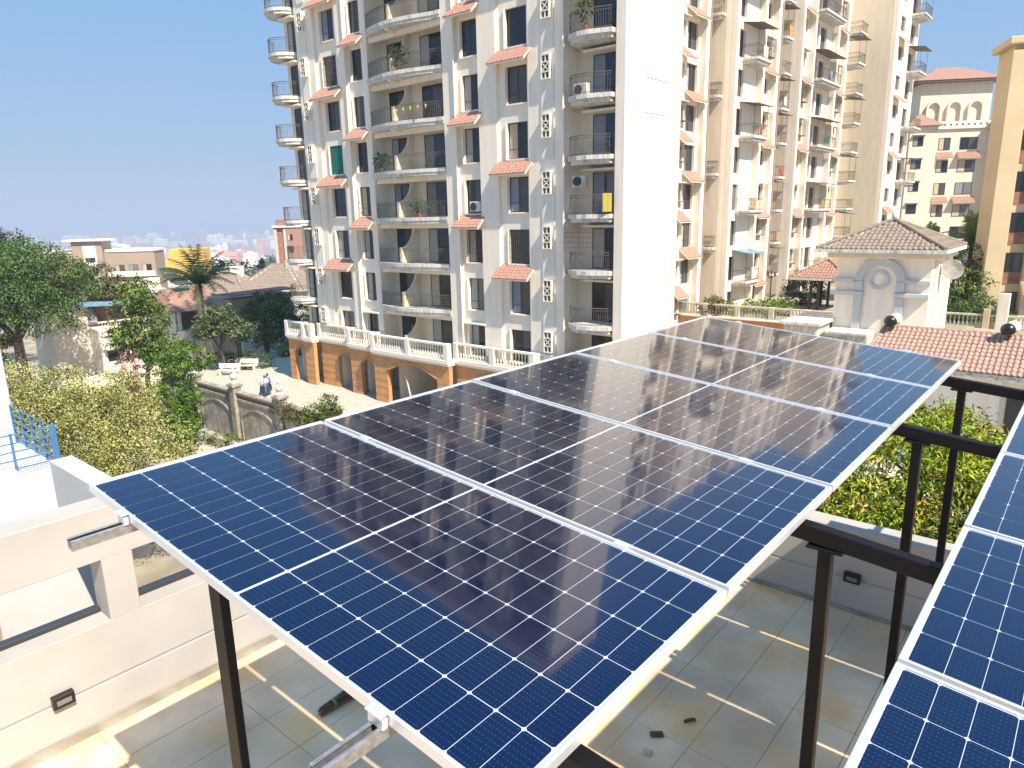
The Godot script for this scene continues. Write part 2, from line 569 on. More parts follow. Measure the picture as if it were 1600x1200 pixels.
# ---------------------------------------------------------------- the terrace
func terrace() -> void:
	var m := MB.new()
	m.box(V(-5.95, -0.3, 2.5), V(6.5, -0.006, -7.2))
	var fl := setting("terrace_floor", m, M.grout)
	var tile := MB.new()
	tile.cbox(V(0.0015, -0.006, -0.0015), V(0.4655, 0.010, -0.9285), 0.003)
	var tm := tile.mesh()
	for i in 26:
		for j in 10:
			var p := V(-5.70 + i * 0.467 - 0.03 + 0.03, rng.randf_range(-0.0006, 0.0006), 2.23 - j * 0.930)
			if p.x + 0.46 > 6.4: continue
			part(fl, "tile", tm, M.floor, p)
	# left wall: parapet, two openings, lintel
	var x0 := -5.70
	var x1 := -5.97
	var w := thing("terrace_wall", "cream terrace wall with openings and dark coping along the rail-end side", "wall", V(x0, 0, -2))
	var b := MB.new(w.position)
	b.cbox(V(x1, -0.3, 2.5), V(x0, 0.395, -7.2), 0.004)
	b.cbox(V(x1, 0.415, 2.5), V(x0, 0.90, -7.2), 0.004)
	b.box(V(x1 + 0.01, 0.39, 2.5), V(x0 - 0.012, 0.42, -7.2))
	pm(w, "parapet", b, M.terracewall)
	b = MB.new(w.position)
	b.cbox(V(x0 + 0.002, 0.010, 2.5), V(x0 + 0.014, 0.10, -6.98), 0.003)
	pm(w, "skirting", b, M.skirting)
	b = MB.new(w.position)
	b.cbox(V(x1, 0.90, -1.72), V(x0, 1.42, -1.95), 0.004)
	pm(w, "column", b, M.terracewall)
	b = MB.new(w.position)
	b.cbox(V(x1, 1.42, 2.5), V(x0, 1.84, -2.9), 0.004)
	pm(w, "lintel", b, M.terracewall)
	b = MB.new(w.position)
	b.cbox(V(x1, 0.90, -2.7), V(x0, 1.42, -2.9), 0.004)
	pm(w, "column", b, M.terracewall)
	for zz in [[2.5, -1.72], [-1.95, -2.7], [-2.9, -7.2]]:
		b = MB.new(w.position)
		b.cbox(V(x1 - 0.015, 0.90, zz[0] - 0.002), V(x1 + 0.07, 0.94, zz[1] + 0.002), 0.004)
		pm(w, "coping", b, M.coping)
	# back wall
	w = thing("terrace_parapet", "low cream parapet with grooved line in front of the mango tree", "wall", V(0, 0, -7.0))
	b = MB.new(w.position)
	b.cbox(V(x0, -0.3, -6.985), V(6.5, 0.37, -7.2), 0.004)
	b.cbox(V(x0, 0.39, -6.985), V(6.5, 0.86, -7.2), 0.004)
	b.box(V(x0, 0.36, -6.997), V(6.5, 0.40, -7.19))
	pm(w, "parapet", b, M.terracewall)
	b = MB.new(w.position)
	b.cbox(V(x0, 0.86, -6.96), V(6.5, 0.90, -7.22), 0.006)
	pm(w, "coping", b, M.terracewall)
	b = MB.new(w.position)
	b.cbox(V(x0 + 0.02, 0.010, -6.972), V(6.5, 0.06, -6.984), 0.003)
	pm(w, "skirting", b, M.skirting)
	# wall lights: black up-down boxes
	for e in [[V(x0, 0.44, -1.30), PI / 2, "small black box light on the cream wall beside the free rail ends"], [V(-1.55, 0.40, -6.985), 0.0, "small black box light on the low parapet before the mango tree"]]:
		var r := thing("wall_light", e[2], "wall light", e[0], "black box wall lights", e[1])
		var q := MB.new()
		q.cbox(V(-0.075, -0.05, 0.0), V(0.075, 0.05, 0.055), 0.004)
		pm(r, "housing", q, M.black)
		q = MB.new()
		q.cbox(V(-0.05, -0.022, 0.055), V(0.05, 0.018, 0.060), 0.002)
		pm(r, "lens", q, M.glass2)
	# broom of sticks lying on the floor
	var br := thing("stick_broom", "bundle of brown broom sticks tied with green band on the floor tiles", "broom", V(-4.45, 0.012, -2.73))
	var bm := MB.new()
	for i in 60:
		var t := rng.randf() * TAU
		var rr := sqrt(rng.randf()) * 0.035
		var s := V(cos(t) * rr, 0.036 + sin(t) * rr, 0.0 + rng.randf_range(-0.02, 0.02))
		var e2 := V(cos(t) * rr * 2.2 + rng.randf_range(-0.02, 0.02), maxf(0.004, 0.03 + sin(t) * rr * 0.8), -0.42 + rng.randf_range(-0.05, 0.03))
		bm.tube([s, (s + e2) / 2 + V(0, 0.004, 0), e2], [0.004, 0.0035, 0.002], 4)
	pm(br, "sticks", bm, M.broom).set_meta("kind", "stuff")
	bm = MB.new()
	bm.tube([V(0, 0.036, -0.11), V(0, 0.036, -0.135)], [0.043, 0.044], 12, false)
	pm(br, "band", bm, M.greentie)
	br.rotation.y = 0.02
	# offcuts of wood
	for e in [[V(-2.08, 0.012, -4.54), 0.10, 0.018, 0.9, "thin dark wooden offcut on the floor, near the sun stripe"], [V(-2.21, 0.012, -4.24), 0.10, 0.05, 0.7, "thick brown wooden block offcut lying on the floor tiles"], [V(-2.17, 0.012, -4.03), 0.06, 0.05, 0.2, "pale crumbled scrap lying on the floor tiles by the wooden block"]]:
		var q := MB.new()
		q.cbox(V(-e[1] / 2, 0.0, -e[2] / 2), V(e[1] / 2, 0.022, e[2] / 2), 0.003)
		q.cbox(V(-e[1] * 0.35, 0.018, -e[2] * 0.3), V(e[1] * 0.4, 0.03, e[2] * 0.25), 0.003)
		var o := single("wood_scrap", q, M.wood if e[2] != 0.05 or e[1] > 0.08 else M.stained, e[0], e[4], "wood scrap", "scraps of wood on the terrace floor")
		o.rotation.y = e[3]
	# the storeys of the house under the terrace
	var hb := MB.new(V(0, -12, -2))
	hb.box(V(-5.9, -12.0, 2.4), V(6.4, -0.301, -7.1))
	single("own_house", hb, M.terracewall, V(0, -12, -2), "plain cream house block that carries the tiled roof terrace", "house")

func neighbour_house() -> void:
	var o := V(-9, -12, 0)
	var r := thing("white_house", "white flat-roofed neighbouring house with blue balcony railing beside the terrace", "house", o)
	var m := MB.new(o)
	m.cbox(V(-13.5, -12, 4.0), V(-7.95, 0.92, -2.66), 0.01)
	pm(r, "wall", m, M.neighbour)
	m = MB.new(o)
	m.cbox(V(-13.7, 0.92, 4.0), V(-7.85, 1.02, -2.74), 0.008)
	pm(r, "roof", m, M.neighbour)
	m = MB.new(o)
	m.cbox(V(-14.5, 1.02, 3.0), V(-11.45, 2.86, -2.69), 0.01)
	pm(r, "stair_head", m, M.neighbour)
	m = MB.new(o)
	m.cbox(V(-9.75, 1.02, 3.0), V(-9.55, 1.13, -2.2), 0.006)
	pm(r, "kerb", m, M.neighbour)
	m = MB.new(o)
	m.cbox(V(-9.15, 1.02, 3.0), V(-9.05, 1.10, -2.2), 0.006)
	pm(r, "kerb", m, M.neighbour)
	# round-cornered window seen through the terrace opening
	m = MB.new(o)
	var poly := PackedVector2Array()
	for i in 9:
		var t := -PI / 2 + (PI / 2) * i / 8.0
		poly.append(Vector2(0.5 + 0.45 * cos(t), -0.05 + 0.45 * sin(t)))
	poly.append(Vector2(0.95, 0.5)); poly.append(Vector2(-1.6, 0.5)); poly.append(Vector2(-1.6, -0.5))
	m.prism(poly, V(-7.94, 0.1, -0.95), V(0, 0, -0.5), V(0, 1, 0), V(-0.05, 0, 0))
	pm(r, "window", m, M.tanpaint)
	# fin behind the second opening
	m = MB.new(o)
	m.cbox(V(-7.6, 1.2, -2.0), V(-5.975, 1.75, -2.2), 0.006)
	pm(r, "fin", m, M.neighbour)
	# balcony with blue railing
	var rl := MB.new(o)
	var c := V(-9.75, 1.02, -2.66)
	var ends := [V(-11.4, 1.02, -2.66), V(-9.75, 1.02, -0.9)]
	for e in ends:
		for k in 5:
			var h := 0.10 + 0.105 * k
			rl.tube([c + V(0, h, 0), e + V(0, h, 0)], [0.009, 0.009], 6)
		for k in 5:
			var q: Vector3 = c.lerp(e, k / 4.0)
			rl.cbox(q + V(-0.013, 0, -0.013), q + V(0.013, 0.54, 0.013), 0.003)
	rl.cbox(c + V(-0.03, 0, -0.03), c + V(0.03, 0.55, 0.03), 0.006)
	pm(r, "railing", rl, M.bluepaint)

# ---------------------------------------------------------------- building kit
func frame_at(p: Vector3, yaw: float) -> Transform3D:
	return Transform3D(Basis(Vector3.UP, yaw), p)

func wall_cols(m: MB, a0: float, a1: float, y0: float, y1: float, zf: float, t: float, cols: Array) -> void: # wall in m.xf with openings; cols: [[a0, a1, [[b0, b1], ...]], ...] sorted
	var at := a0
	for c in cols:
		if c[0] > at + 0.001:
			m.box(V(at, y0, zf - t), V(c[0], y1, zf))
		var y := y0
		for o in c[2]:
			if o[0] > y + 0.001:
				m.box(V(c[0], y, zf - t), V(c[1], o[0], zf))
			y = o[1]
		if y1 > y + 0.001:
			m.box(V(c[0], y, zf - t), V(c[1], y1, zf))
		at = c[1]
	if a1 > at + 0.001:
		m.box(V(at, y0, zf - t), V(a1, y1, zf))

func window(parent: Node, p: Vector3, w: float, h: float, yaw := 0.0, style := -1) -> MeshInstance3D: # p: bottom centre in parent space
	var key := "win%.2f_%.2f" % [w, h]
	if not cache.has(key):
		var f := MB.new()
		var b := 0.05
		f.box(V(-w / 2, 0, -0.06), V(-w / 2 + b, h, 0.0)); f.box(V(w / 2 - b, 0, -0.06), V(w / 2, h, 0.0))
		f.box(V(-w / 2 + b, 0, -0.06), V(w / 2 - b, b, 0.0)); f.box(V(-w / 2 + b, h - b, -0.06), V(w / 2 - b, h, 0.0))
		f.box(V(-0.03, b, -0.055), V(0.03, h - b, -0.003))
		if h > 1.7:
			f.box(V(-w / 2 + b, h * 0.27, -0.05), V(-0.03, h * 0.27 + 0.03, -0.01)); f.box(V(0.03, h * 0.27, -0.05), V(w / 2 - b, h * 0.27 + 0.03, -0.01))
		cache[key] = f.mesh()
		var q := MB.new()
		q.box(V(-w / 2 + b, b, -0.045), V(-0.03, h - b, -0.030))
		cache[key + "p"] = q.mesh()
		q = MB.new()
		q.box(V(0.03, b, -0.030), V(w / 2 - b, h - b, -0.015))
		cache[key + "q"] = q.mesh()
		q = MB.new()
		q.box(V(-w / 2 + b, b, -0.030), V(-w / 2 + b + (w - 0.1) * 0.42, h - b, -0.020))
		cache[key + "c"] = q.mesh()
	var o := part(parent, "window", cache[key], M.frame, p, yaw)
	var g := ["glass0", "glass1", "glass2", "glass3", "glass0", "glass1"]
	var s := rng.randi_range(0, 5) if style < 0 else style
	part(o, "pane", cache[key + "p"], M[g[s]] if style != 9 else M.curtain)
	part(o, "pane", cache[key + "q"], M[g[(s + rng.randi_range(0, 1)) % 6]])
	if style < 0 and rng.randf() < 0.5:
		part(o, "curtain", cache[key + "c"], M[["curtain", "curtain", "curtain1", "curtain2"][rng.randi_range(0, 3)]])
	return o

func awning(parent: Node, p: Vector3, w: float, yaw := 0.0, tilem := "awningtile") -> void: # p: wall line, underside front level
	var key := "awn%.2f" % w
	var d := 0.85
	var hh := 0.90
	if not cache.has(key):
		var f := MB.new()
		f.prism(PackedVector2Array([Vector2(0, hh - 0.10), Vector2(d, 0.0), Vector2(d, 0.13), Vector2(0, hh)]), V(-w / 2, 0, 0), V(0, 0, 1), V(0, 1, 0), V(w, 0, 0))
		cache[key] = f.mesh()
		var t := MB.new()
		var nrow := 5
		var ncol := int(w / 0.24)
		for r in nrow:
			for c in ncol:
				var xa := -w / 2 + w * c / ncol
				var xb := -w / 2 + w * (c + 1) / ncol
				var za := d * r / nrow
				var zb := d * (r + 1) / nrow + 0.03
				var ya := hh + (0.13 - hh) * za / d + 0.015
				var yb := hh + (0.13 - hh) * zb / d + 0.035
				var xm := (xa + xb) / 2.0
				t.quad(V(xa, ya, za), V(xa, yb, zb), V(xm, yb + 0.035, zb), V(xm, ya + 0.035, za))
				t.quad(V(xm, ya + 0.035, za), V(xm, yb + 0.035, zb), V(xb, yb, zb), V(xb, ya, za))
				t.quad(V(xa, yb - 0.05, zb), V(xb, yb - 0.05, zb), V(xb, yb, zb), V(xa, yb, zb))
				t.tri(V(xa, yb, zb), V(xb, yb, zb), V(xm, yb + 0.035, zb))
		cache[key + "t"] = t.mesh()
	var o := part(parent, "awning", cache[key], M.cream, p, yaw)
	part(o, "tile_cover", cache[key + "t"], M[tilem])

func railing(m: MB, pts: Array, y: float, h: float, step := 0.13, rad := 0.008) -> void:
	for i in pts.size() - 1:
		var a: Vector3 = pts[i]
		var b: Vector3 = pts[i + 1]
		m.bar(a + V(0, y + h, 0), b + V(0, y + h, 0), 0.05, 0.035)
		m.bar(a + V(0, y + h * 0.86, 0), b + V(0, y + h * 0.86, 0), 0.02, 0.02)
		m.bar(a + V(0, y + 0.09, 0), b + V(0, y + 0.09, 0), 0.025, 0.025)
		var k := maxi(1, int((b - a).length() / step))
		for j in k:
			var q := a.lerp(b, (j + 0.5) / k)
			m.bar(q + V(0, y, 0), q + V(0, y + h, 0), rad * 1.6, rad * 1.6)
			if j % 4 == 1:
				m.bar(q + V(-step * 0.9, y + h * 0.3, 0), q + V(step * 0.9, y + h * 0.68, 0), rad, rad)
				m.bar(q + V(-step * 0.9, y + h * 0.68, 0), q + V(step * 0.9, y + h * 0.3, 0), rad, rad)

func slab_poly(m: MB, pts: Array, ytop: float, t: float) -> void: # pts [x, z] outline, ccw seen from above
	var poly := PackedVector2Array()
	for q in pts:
		poly.append(Vector2(q[0], -q[1]))
	m.prism(poly, V(0, ytop, 0), V(1, 0, 0), V(0, 0, -1), V(0, -t, 0))

func balustrade(parent: Node, a: Vector3, b: Vector3, h: float, o: Vector3, mat_key := "white", posts := true) -> void: # a, b: base line
	var m := MB.new(o)
	var d := (b - a)
	var len := d.length()
	var u := d / len
	m.bar(a + V(0, 0.06, 0), b + V(0, 0.06, 0), 0.26, 0.12)
	pm(parent, "plinth", m, M[mat_key])
	m = MB.new(o)
	m.bar(a + V(0, h - 0.06, 0), b + V(0, h - 0.06, 0), 0.30, 0.12)
	pm(parent, "handrail", m, M[mat_key])
	m = MB.new(o)
	var n := int(len / 0.24)
	for i in n:
		var p := a + u * (len * (i + 0.5) / n)
		m.lathe(p, [[0.035, 0.12], [0.075, 0.30 * h], [0.03, 0.55 * h], [0.05, 0.7 * h], [0.035, h - 0.12]], 6)
	pm(parent, "baluster_row", m, M[mat_key]).set_meta("kind", "stuff")
	if posts:
		var k := maxi(1, int(len / 2.6))
		for i in k + 1:
			var p := a + u * (len * i / k)
			m = MB.new(o)
			m.cbox(p + V(-0.2, 0, -0.2), p + V(0.2, h + 0.02, 0.2), 0.02)
			pm(parent, "post", m, M[mat_key])

func fl(k: int) -> float:
	return -5.05 + 3.0 * (k - 1)

const NF := 13
const TOPY := 33.95

func vent_tile(parent: Node, p: Vector3, yaw := 0.0) -> void:
	if not cache.has("vent"):
		var b := MB.new()
		b.box(V(-0.27, -0.62, 0.0), V(0.27, 0.62, 0.02))
		cache.vent = b.mesh()
		var l := MB.new()
		for s in [-1, 1]:
			l.box(V(s * 0.27 - 0.03, -0.62, 0.02), V(s * 0.27 + 0.03, 0.62, 0.20))
			l.box(V(-0.24, s * 0.60 - 0.03, 0.02), V(0.24, s * 0.60 + 0.03, 0.20))
			l.box(V(-0.24, s * 0.24 - 0.035, 0.12), V(0.24, s * 0.24 + 0.035, 0.19))
			l.bar(V(-0.22, s * -0.2, 0.15), V(0.22, s * 0.2, 0.15 + s * 0.004), 0.06, 0.06)
			l.box(V(-0.035, s * 0.42 - 0.145, 0.121), V(0.035, s * 0.42 + 0.145, 0.18))
		cache.ventl = l.mesh()
	var o := part(parent, "vent", cache.vent, M.dark, p, yaw)  # backing board coloured dark for the shade behind the lattice
	part(o, "lattice", cache.ventl, M.white)

func plant_clump(called: String, p: Vector3, r: Vector3, n: int, ls: float, cols: Array, label: String, cat := "plant", group := "", pot := true) -> Node3D:
	var o := thing(called, label, cat, p, group)
	var m := leaves([[V(0, r.y + (0.3 if pot else 0.0), 0), r]], n, ls, cols, 0.5)
	part(o, "foliage", m, M.leaf)
	if pot:
		var q := MB.new()
		q.lathe(V(0, 0, 0), [[0.0, 0.0], [0.13, 0.0], [0.19, 0.3], [0.16, 0.3], [0.0, 0.26]], 10)
		pm(o, "pot", q, M.pot)
	return o

func ac_unit(p: Vector3, yaw: float, label: String) -> void:
	var o := thing("air_conditioner", label, "air conditioner", p, "air conditioner boxes on the towers", yaw)
	var m := MB.new()
	m.cbox(V(-0.42, 0, -0.15), V(0.42, 0.6, 0.15), 0.02)
	pm(o, "casing", m, M.slab)
	m = MB.new()
	m.lathe(V(0, 0, 0), [[0.0, 0.0], [0.23, 0.0], [0.25, 0.02], [0.0, 0.021]], 14)
	var g := part(o, "fan_grille", m.mesh(), M.iron, V(-0.1, 0.3, 0.15))
	g.rotation.x = PI / 2

# ---------------------------------------------------------------- the front tower
func tower() -> void:
	var zf := -32.5
	var o := V(-35.75, -5.35, -40)
	var r := thing("apartment_tower", "tall cream apartment tower with curved balconies above the orange arcade", "apartment tower", o)
	var m := MB.new(o)
	m.box(V(-47.6, -5.3, -36.9), V(-28.5, TOPY, -48.0))
	m.box(V(-49.6, -5.3, -36.9), V(-47.6, TOPY, -46.0))
	m.box(V(-28.5, -5.3, -36.9), V(-20.2, TOPY, -37.75))
	pm(r, "core_wall", m, M.cream)
	# piers
	for e in [[-47.7, -45.6, 0.0], [-43.0, -42.0, 0.0], [-40.3, -39.7, 0.06], [-32.7, -31.7, 0.06], [-29.85, -28.4, 0.0], [-26.1, -23.66, 0.0], [-20.4, -19.8, 0.0]]:
		m = MB.new(o)
		m.cbox(V(e[0], -5.3, zf - (4.5 if e[2] > 0.05 or e[0] == -47.7 or e[0] == -26.1 else 1.6)), V(e[1], TOPY, zf + e[2]), 0.03)
		pm(r, "pier", m, M.cream)
	# recessed window bays
	var bays := [[-45.6, -43.0, -44.92, -43.42, 0], [-42.0, -40.3, -41.75, -40.45, 1], [-31.7, -29.85, -31.3, -29.97, 1], [-28.4, -26.1, -27.82, -26.3, 0]]
	for b in bays:
		var ys := []
		for k in range(1, NF + 1):
			ys.append([fl(k) + 0.2, fl(k) + 2.2])
		m = MB.new(o)
		wall_cols(m, b[0], b[1], -5.3, TOPY, zf - 0.22, 0.6, [[b[2], b[3], ys]])
		pm(r, "bay_wall", m, M.cream)
		# flat bands under the windows stand a little proud
		for k in range(1, NF + 1):
			var y := fl(k)
			var w: float = b[3] - b[2]
			var x: float = (b[2] + b[3]) / 2.0
			var st := -1
			window(r, V(x, y + 0.2, zf - 0.36) - o, w - 0.01, 1.99, 0.0, st)
			var s := MB.new(o)
			s.cbox(V(b[2] - 0.08, y + 0.10, zf - 0.218), V(b[3] + 0.08, y + 0.197, zf - 0.10), 0.012)
			s.cbox(V(b[2] - 0.10, y + 0.203, zf - 0.217), V(b[2] - 0.012, y + 2.2, zf - 0.13), 0.012)
			pm(r, "window_sill", s, M.white)
			var has := (k % 2 == 0) if b[4] == 0 else (k % 2 == 1 and k > 1)
			if has:
				awning(r, V((b[0] + b[1]) / 2 + 0.05, y + 2.25, zf - 0.22) - o, (b[1] - b[0]) + 0.45)
			elif k == 1 and b[4] == 1:
				s = MB.new(o)
				s.cbox(V(b[0] + 0.1, y + 2.28, zf - 0.218), V(b[1] + 0.15, y + 2.4, zf + 0.15), 0.015)
				pm(r, "canopy", s, M.white)
	# green sun cloth over one window, and bars
	var gm := MB.new(V(-44.17, 7.15, zf - 0.3))
	gm.cbox(V(-44.94, 7.15, zf - 0.30), V(-43.40, 9.2, zf - 0.27), 0.01)
	for i in 6:
		gm.cbox(V(-44.94 + i * 0.27, 7.16, zf - 0.271), V(-44.80 + i * 0.27, 9.19, zf - 0.255), 0.006)
	single("sun_cloth", gm, M.greencloth, V(-44.17, 7.15, zf - 0.3), "teal green cloth covering one window of the front tower", "cloth")
	# arched vent strips on the two broad piers
	for x in [-46.75, -24.67]:
		for g in 3:
			var y0 := -5.0 + g * 12.0
			m = MB.new(o)
			var poly := PackedVector2Array([Vector2(-0.42, 0), Vector2(0.42, 0), Vector2(0.42, 11.0)])
			for i in range(1, 8):
				poly.append(Vector2(0.42 * cos(PI * i / 8.0), 11.0 + 0.42 * sin(PI * i / 8.0)))
			poly.append(Vector2(-0.42, 11.0))
			m.prism(poly, V(x, y0, zf + 0.06), V(1, 0, 0), V(0, 1, 0), V(0, 0, -0.055))
			pm(r, "vent_strip", m, M.white)
		for k in range(1, NF + 1):
			vent_tile(r, V(x, fl(k) + 1.75, zf + 0.062) - o)
	# central balcony bay
	var bx0 := -39.7
	var bx1 := -32.7
	m = MB.new(o)
	m.box(V(bx0, -5.3, -36.9), V(bx1, TOPY, -33.75))
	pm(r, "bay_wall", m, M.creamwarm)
	var arc := [[bx0 - 0.02, -33.75]]
	var front := []
	for i in 13:
		var t := i / 12.0
		var x := lerpf(bx0 - 0.02, bx1 + 0.02, t)
		var z := zf + 0.10 + 0.75 * sin(PI * clampf(t * 1.08, 0, 1)) * (1.0 - 0.25 * t)
		arc.append([x, z]); front.append(V(x, 0, z - 0.12))
	arc.append([bx1 + 0.02, -33.75])
	m = MB.new()
	slab_poly(m, arc, 0.0, 0.36)
	var lip := [[bx0 - 0.02, zf + 0.02]]
	for i in range(1, arc.size() - 1):
		lip.append([arc[i][0], arc[i][1] + 0.06])
	lip.append([bx1 + 0.02, zf + 0.02])
	slab_poly(m, lip, 0.04, 0.22)
	cache.bslab = m.mesh()
	m = MB.new()
	railing(m, front, 0.0, 1.0)
	cache.brail = m.mesh()
	m = MB.new()
	var dv := PackedVector2Array([Vector2(0, 0), Vector2(1.65, 0), Vector2(1.65, 1.05)])
	for i in range(1, 9):
		var t := i / 8.0
		dv.append(Vector2(1.65 - 1.3 * t, 1.05 + 1.62 * (1.0 - sqrt(maxf(0.0, 1.0 - t * t)))))
	dv.append(Vector2(0.0, 2.68))
	m.prism(dv, V(0.09, 0, 0), V(0, 0, 1), V(0, 1, 0), V(-0.18, 0, 0))
	cache.bdiv = m.mesh()
	m = MB.new()
	m.box(V(bx0, -0.68, zf - 0.4), V(bx1, -0.362, zf - 0.15))
	m.prism(PackedVector2Array([Vector2(-0.9, -0.60), Vector2(0.7, -0.45), Vector2(0.7, -0.362), Vector2(-0.9, -0.362)]), V(-36.9, 0, zf - 0.1), V(0, 0, 1), V(0, 1, 0), V(-0.22, 0, 0))
	cache.bbeam = m.mesh()
	for k in range(1, NF + 1):
		var y := fl(k)
		if k > 1:
			var s := part(r, "balcony", cache.bslab, M.slab, V(0, y, 0) - o)
			part(s, "railing", cache.brail, M.rusty)
			part(s, "beam", cache.bbeam, M.cream)
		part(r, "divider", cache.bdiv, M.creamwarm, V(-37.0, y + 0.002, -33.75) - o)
		window(r, V(-34.9, y + 0.02, -33.75) - o + V(0, 0, 0.07), 1.9, 2.25)
		window(r, V(-38.35, y + 0.02, -33.75) - o + V(0, 0, 0.07), 1.5, 2.25)
	# corner balconies at both ends
	for e in [[-23.66, -20.4, -21.75, -33.9, true], [-49.7, -47.7, -48.55, -32.95, false]]:
		m = MB.new(o)
		m.box(V(e[0], -5.3, -36.9), V(e[1], TOPY, e[3]))
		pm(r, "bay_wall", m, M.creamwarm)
		var pts: Array
		var fr: Array
		if e[4]:
			pts = [[e[0] + 0.02, e[3]], [e[0] + 0.35, zf + 0.05], [e[0] + 0.75, zf + 0.5], [e[0] + 1.4, zf + 0.75], [e[0] + 2.0, zf + 0.72], [e[1] - 0.05, zf + 0.3], [e[1] - 0.05, e[3]]]
			fr = [V(e[0] + 0.45, 0, zf + 0.0), V(e[0] + 0.82, 0, zf + 0.40), V(e[0] + 1.4, 0, zf + 0.64), V(e[0] + 1.95, 0, zf + 0.6), V(e[1] - 0.12, 0, zf + 0.2)]
		else:
			pts = [[e[1], e[3]], [e[0] + 0.3, e[3]]]
			pts.reverse()
			fr = []
			var np := []
			for i in 9:
				var t := PI * 1.05 + (PI * 0.95) * i / 8.0
				np.append([-49.35 + 1.45 * cos(t), e[3] + 0.1 - 1.45 * sin(t)])
				fr.append(V(-49.35 + 1.36 * cos(t), 0, e[3] + 0.1 - 1.36 * sin(t)))
			pts = [[-50.75, e[3] - 0.6]] + np + [[-47.72, e[3] - 0.6]]
		m = MB.new()
		slab_poly(m, pts, 0.0, 0.22)
		var inner := []
		for q in pts:
			inner.append([lerpf(q[0], (e[0] + e[1]) / 2, 0.07), lerpf(q[1], e[3], 0.07)])
		slab_poly(m, inner, -0.22, 0.20)
		var sm := m.mesh()
		m = MB.new()
		railing(m, fr, 0.0, 1.0, 0.12)
		var rm := m.mesh()
		for k in range(1, NF + 1):
			var y := fl(k)
			if k > 1:
				var s := part(r, "balcony", sm, M.slab, V(0, y, 0) - o)
				part(s, "railing", rm, M.rusty)
			window(r, V(e[2], y + 0.02, e[3] + 0.065) - o, 1.75 if e[4] else 1.3, 2.2)
			var s2 := MB.new(o)
			s2.cbox(V(e[2] - (1.15 if e[4] else 0.9), y + 2.3, e[3] + 0.002), V(e[2] + (1.05 if e[4] else 0.8), y + 2.42, e[3] + 0.7), 0.015)
			pm(r, "canopy", s2, M.cream)
	# sunlit end wall with raised panels
	m = MB.new(o)
	m.cbox(V(-20.6, -5.3, -32.52 - 1.6), V(-19.8, TOPY, -37.78), 0.03)
	pm(r, "end_wall", m, M.white)
	for e in [[-4.4, 9.1], [10.9, 24.2], [26.0, 33.0]]:
		m = MB.new(o)
		var z0 := -34.35
		var z1 := -36.95
		for q in [[z0, z0 - 0.07, e[0], e[1]], [z1 + 0.07, z1, e[0], e[1]], [z0, z1, e[0] - 0.07, e[0]], [z0, z1, e[1], e[1] + 0.07]]:
			m.cbox(V(-19.799, q[2], q[0]), V(-19.765, q[3], q[1]), 0.006)
		pm(r, "panel_moulding", m, M.white)
	m = MB.new(o)
	m.cbox(V(-47.9, TOPY, zf + 0.4), V(-19.6, TOPY + 0.9, -37.9), 0.05)
	pm(r, "roof_parapet", m, M.cream)
	for e in [[-42.05, 0.08], [-31.62, 0.14], [-23.6, 0.09]]:
		m = MB.new(o)
		m.tube([V(e[0], -5.1, zf + e[1]), V(e[0], TOPY, zf + e[1])], [0.055, 0.055], 8, false)
		pm(r, "down_pipe", m, M.cream)
	for e in [[-27.06, 3, 1.5], [-30.63, 3, 1.3], [-22.0, 3, 2.6], [-44.17, 7, 1.5]]:
		m = MB.new(o)
		var gy := fl(e[1]) + (0.2 if e[2] < 2.0 else 1.0)
		var gh := 2.0 if e[2] < 2.0 else 1.3
		var gz := zf - 0.20 if e[2] < 2.0 else zf + 0.45
		for i in int(e[2] / 0.13) + 1:
			var gx: float = e[0] - e[2] / 2 + i * e[2] / int(e[2] / 0.13)
			m.bar(V(gx, gy, gz), V(gx, gy + gh, gz), 0.014, 0.014)
		for i in 6:
			m.bar(V(e[0] - e[2] / 2, gy + gh * i / 5.0, gz + 0.008), V(e[0] + e[2] / 2, gy + gh * i / 5.0, gz + 0.008), 0.014, 0.014)
		pm(r, "window_grille", m, M.rusty)
	# clutter on the balconies
	ac_unit(V(-30.3, 4.25, zf - 0.06), 0.0, "air conditioner standing in a window recess below a tiled awning")
	ac_unit(V(-22.7, 4.0 + 1.4, zf - 0.2), 0.3, "white air conditioner box hung over the clothes rack balcony")
	ac_unit(V(-22.4, 9.97, zf + 0.1), 0.0, "white air conditioner box on the corner balcony floor")
	var greens := [Color(0.07, 0.14, 0.02), Color(0.13, 0.2, 0.03), Color(0.03, 0.08, 0.02)]
	var dark := [Color(0.06, 0.12, 0.03), Color(0.09, 0.15, 0.04)]
	plant_clump("balcony_plant", V(-36.2, 12.97, zf + 0.3), V(0.75, 0.7, 0.4), 220, 0.22, greens, "bright leafy potted plant on a curved balcony of the front tower")
	plant_clump("balcony_plant", V(-38.6, 6.97, zf + 0.2), V(1.0, 0.5, 0.35), 260, 0.16, dark, "row of dark potted plants behind a railing below the green cloth floor")
	plant_clump("balcony_plant", V(-34.9, 3.97, zf + 0.4), V(1.3, 0.45, 0.3), 240, 0.16, greens, "mixed potted plants along the railing of a middle balcony")
	plant_clump("balcony_plant", V(-22.0, 12.97, zf + 0.3), V(0.6, 0.8, 0.35), 200, 0.2, greens, "tall pale green potted plant on the topmost corner balcony")
	for i in 5:
		var q := MB.new()
		q.lathe(V(0, 0, 0), [[0.03, 0.0], [0.07, 0.12], [0.04, 0.24], [0.01, 0.27]], 7)
		single("hanging_lantern", q, M.tarp_yellow, V(-36.3 + i * 0.68, 10.5, zf + 0.75 - absf(i - 2) * 0.02), "small yellow lantern hung along a balcony railing of the front tower", "lantern", "yellow lanterns along one balcony")
	var q2 := MB.new()
	q2.cbox(V(-0.24, -0.95, -0.015), V(0.24, 0.0, 0.015), 0.01)
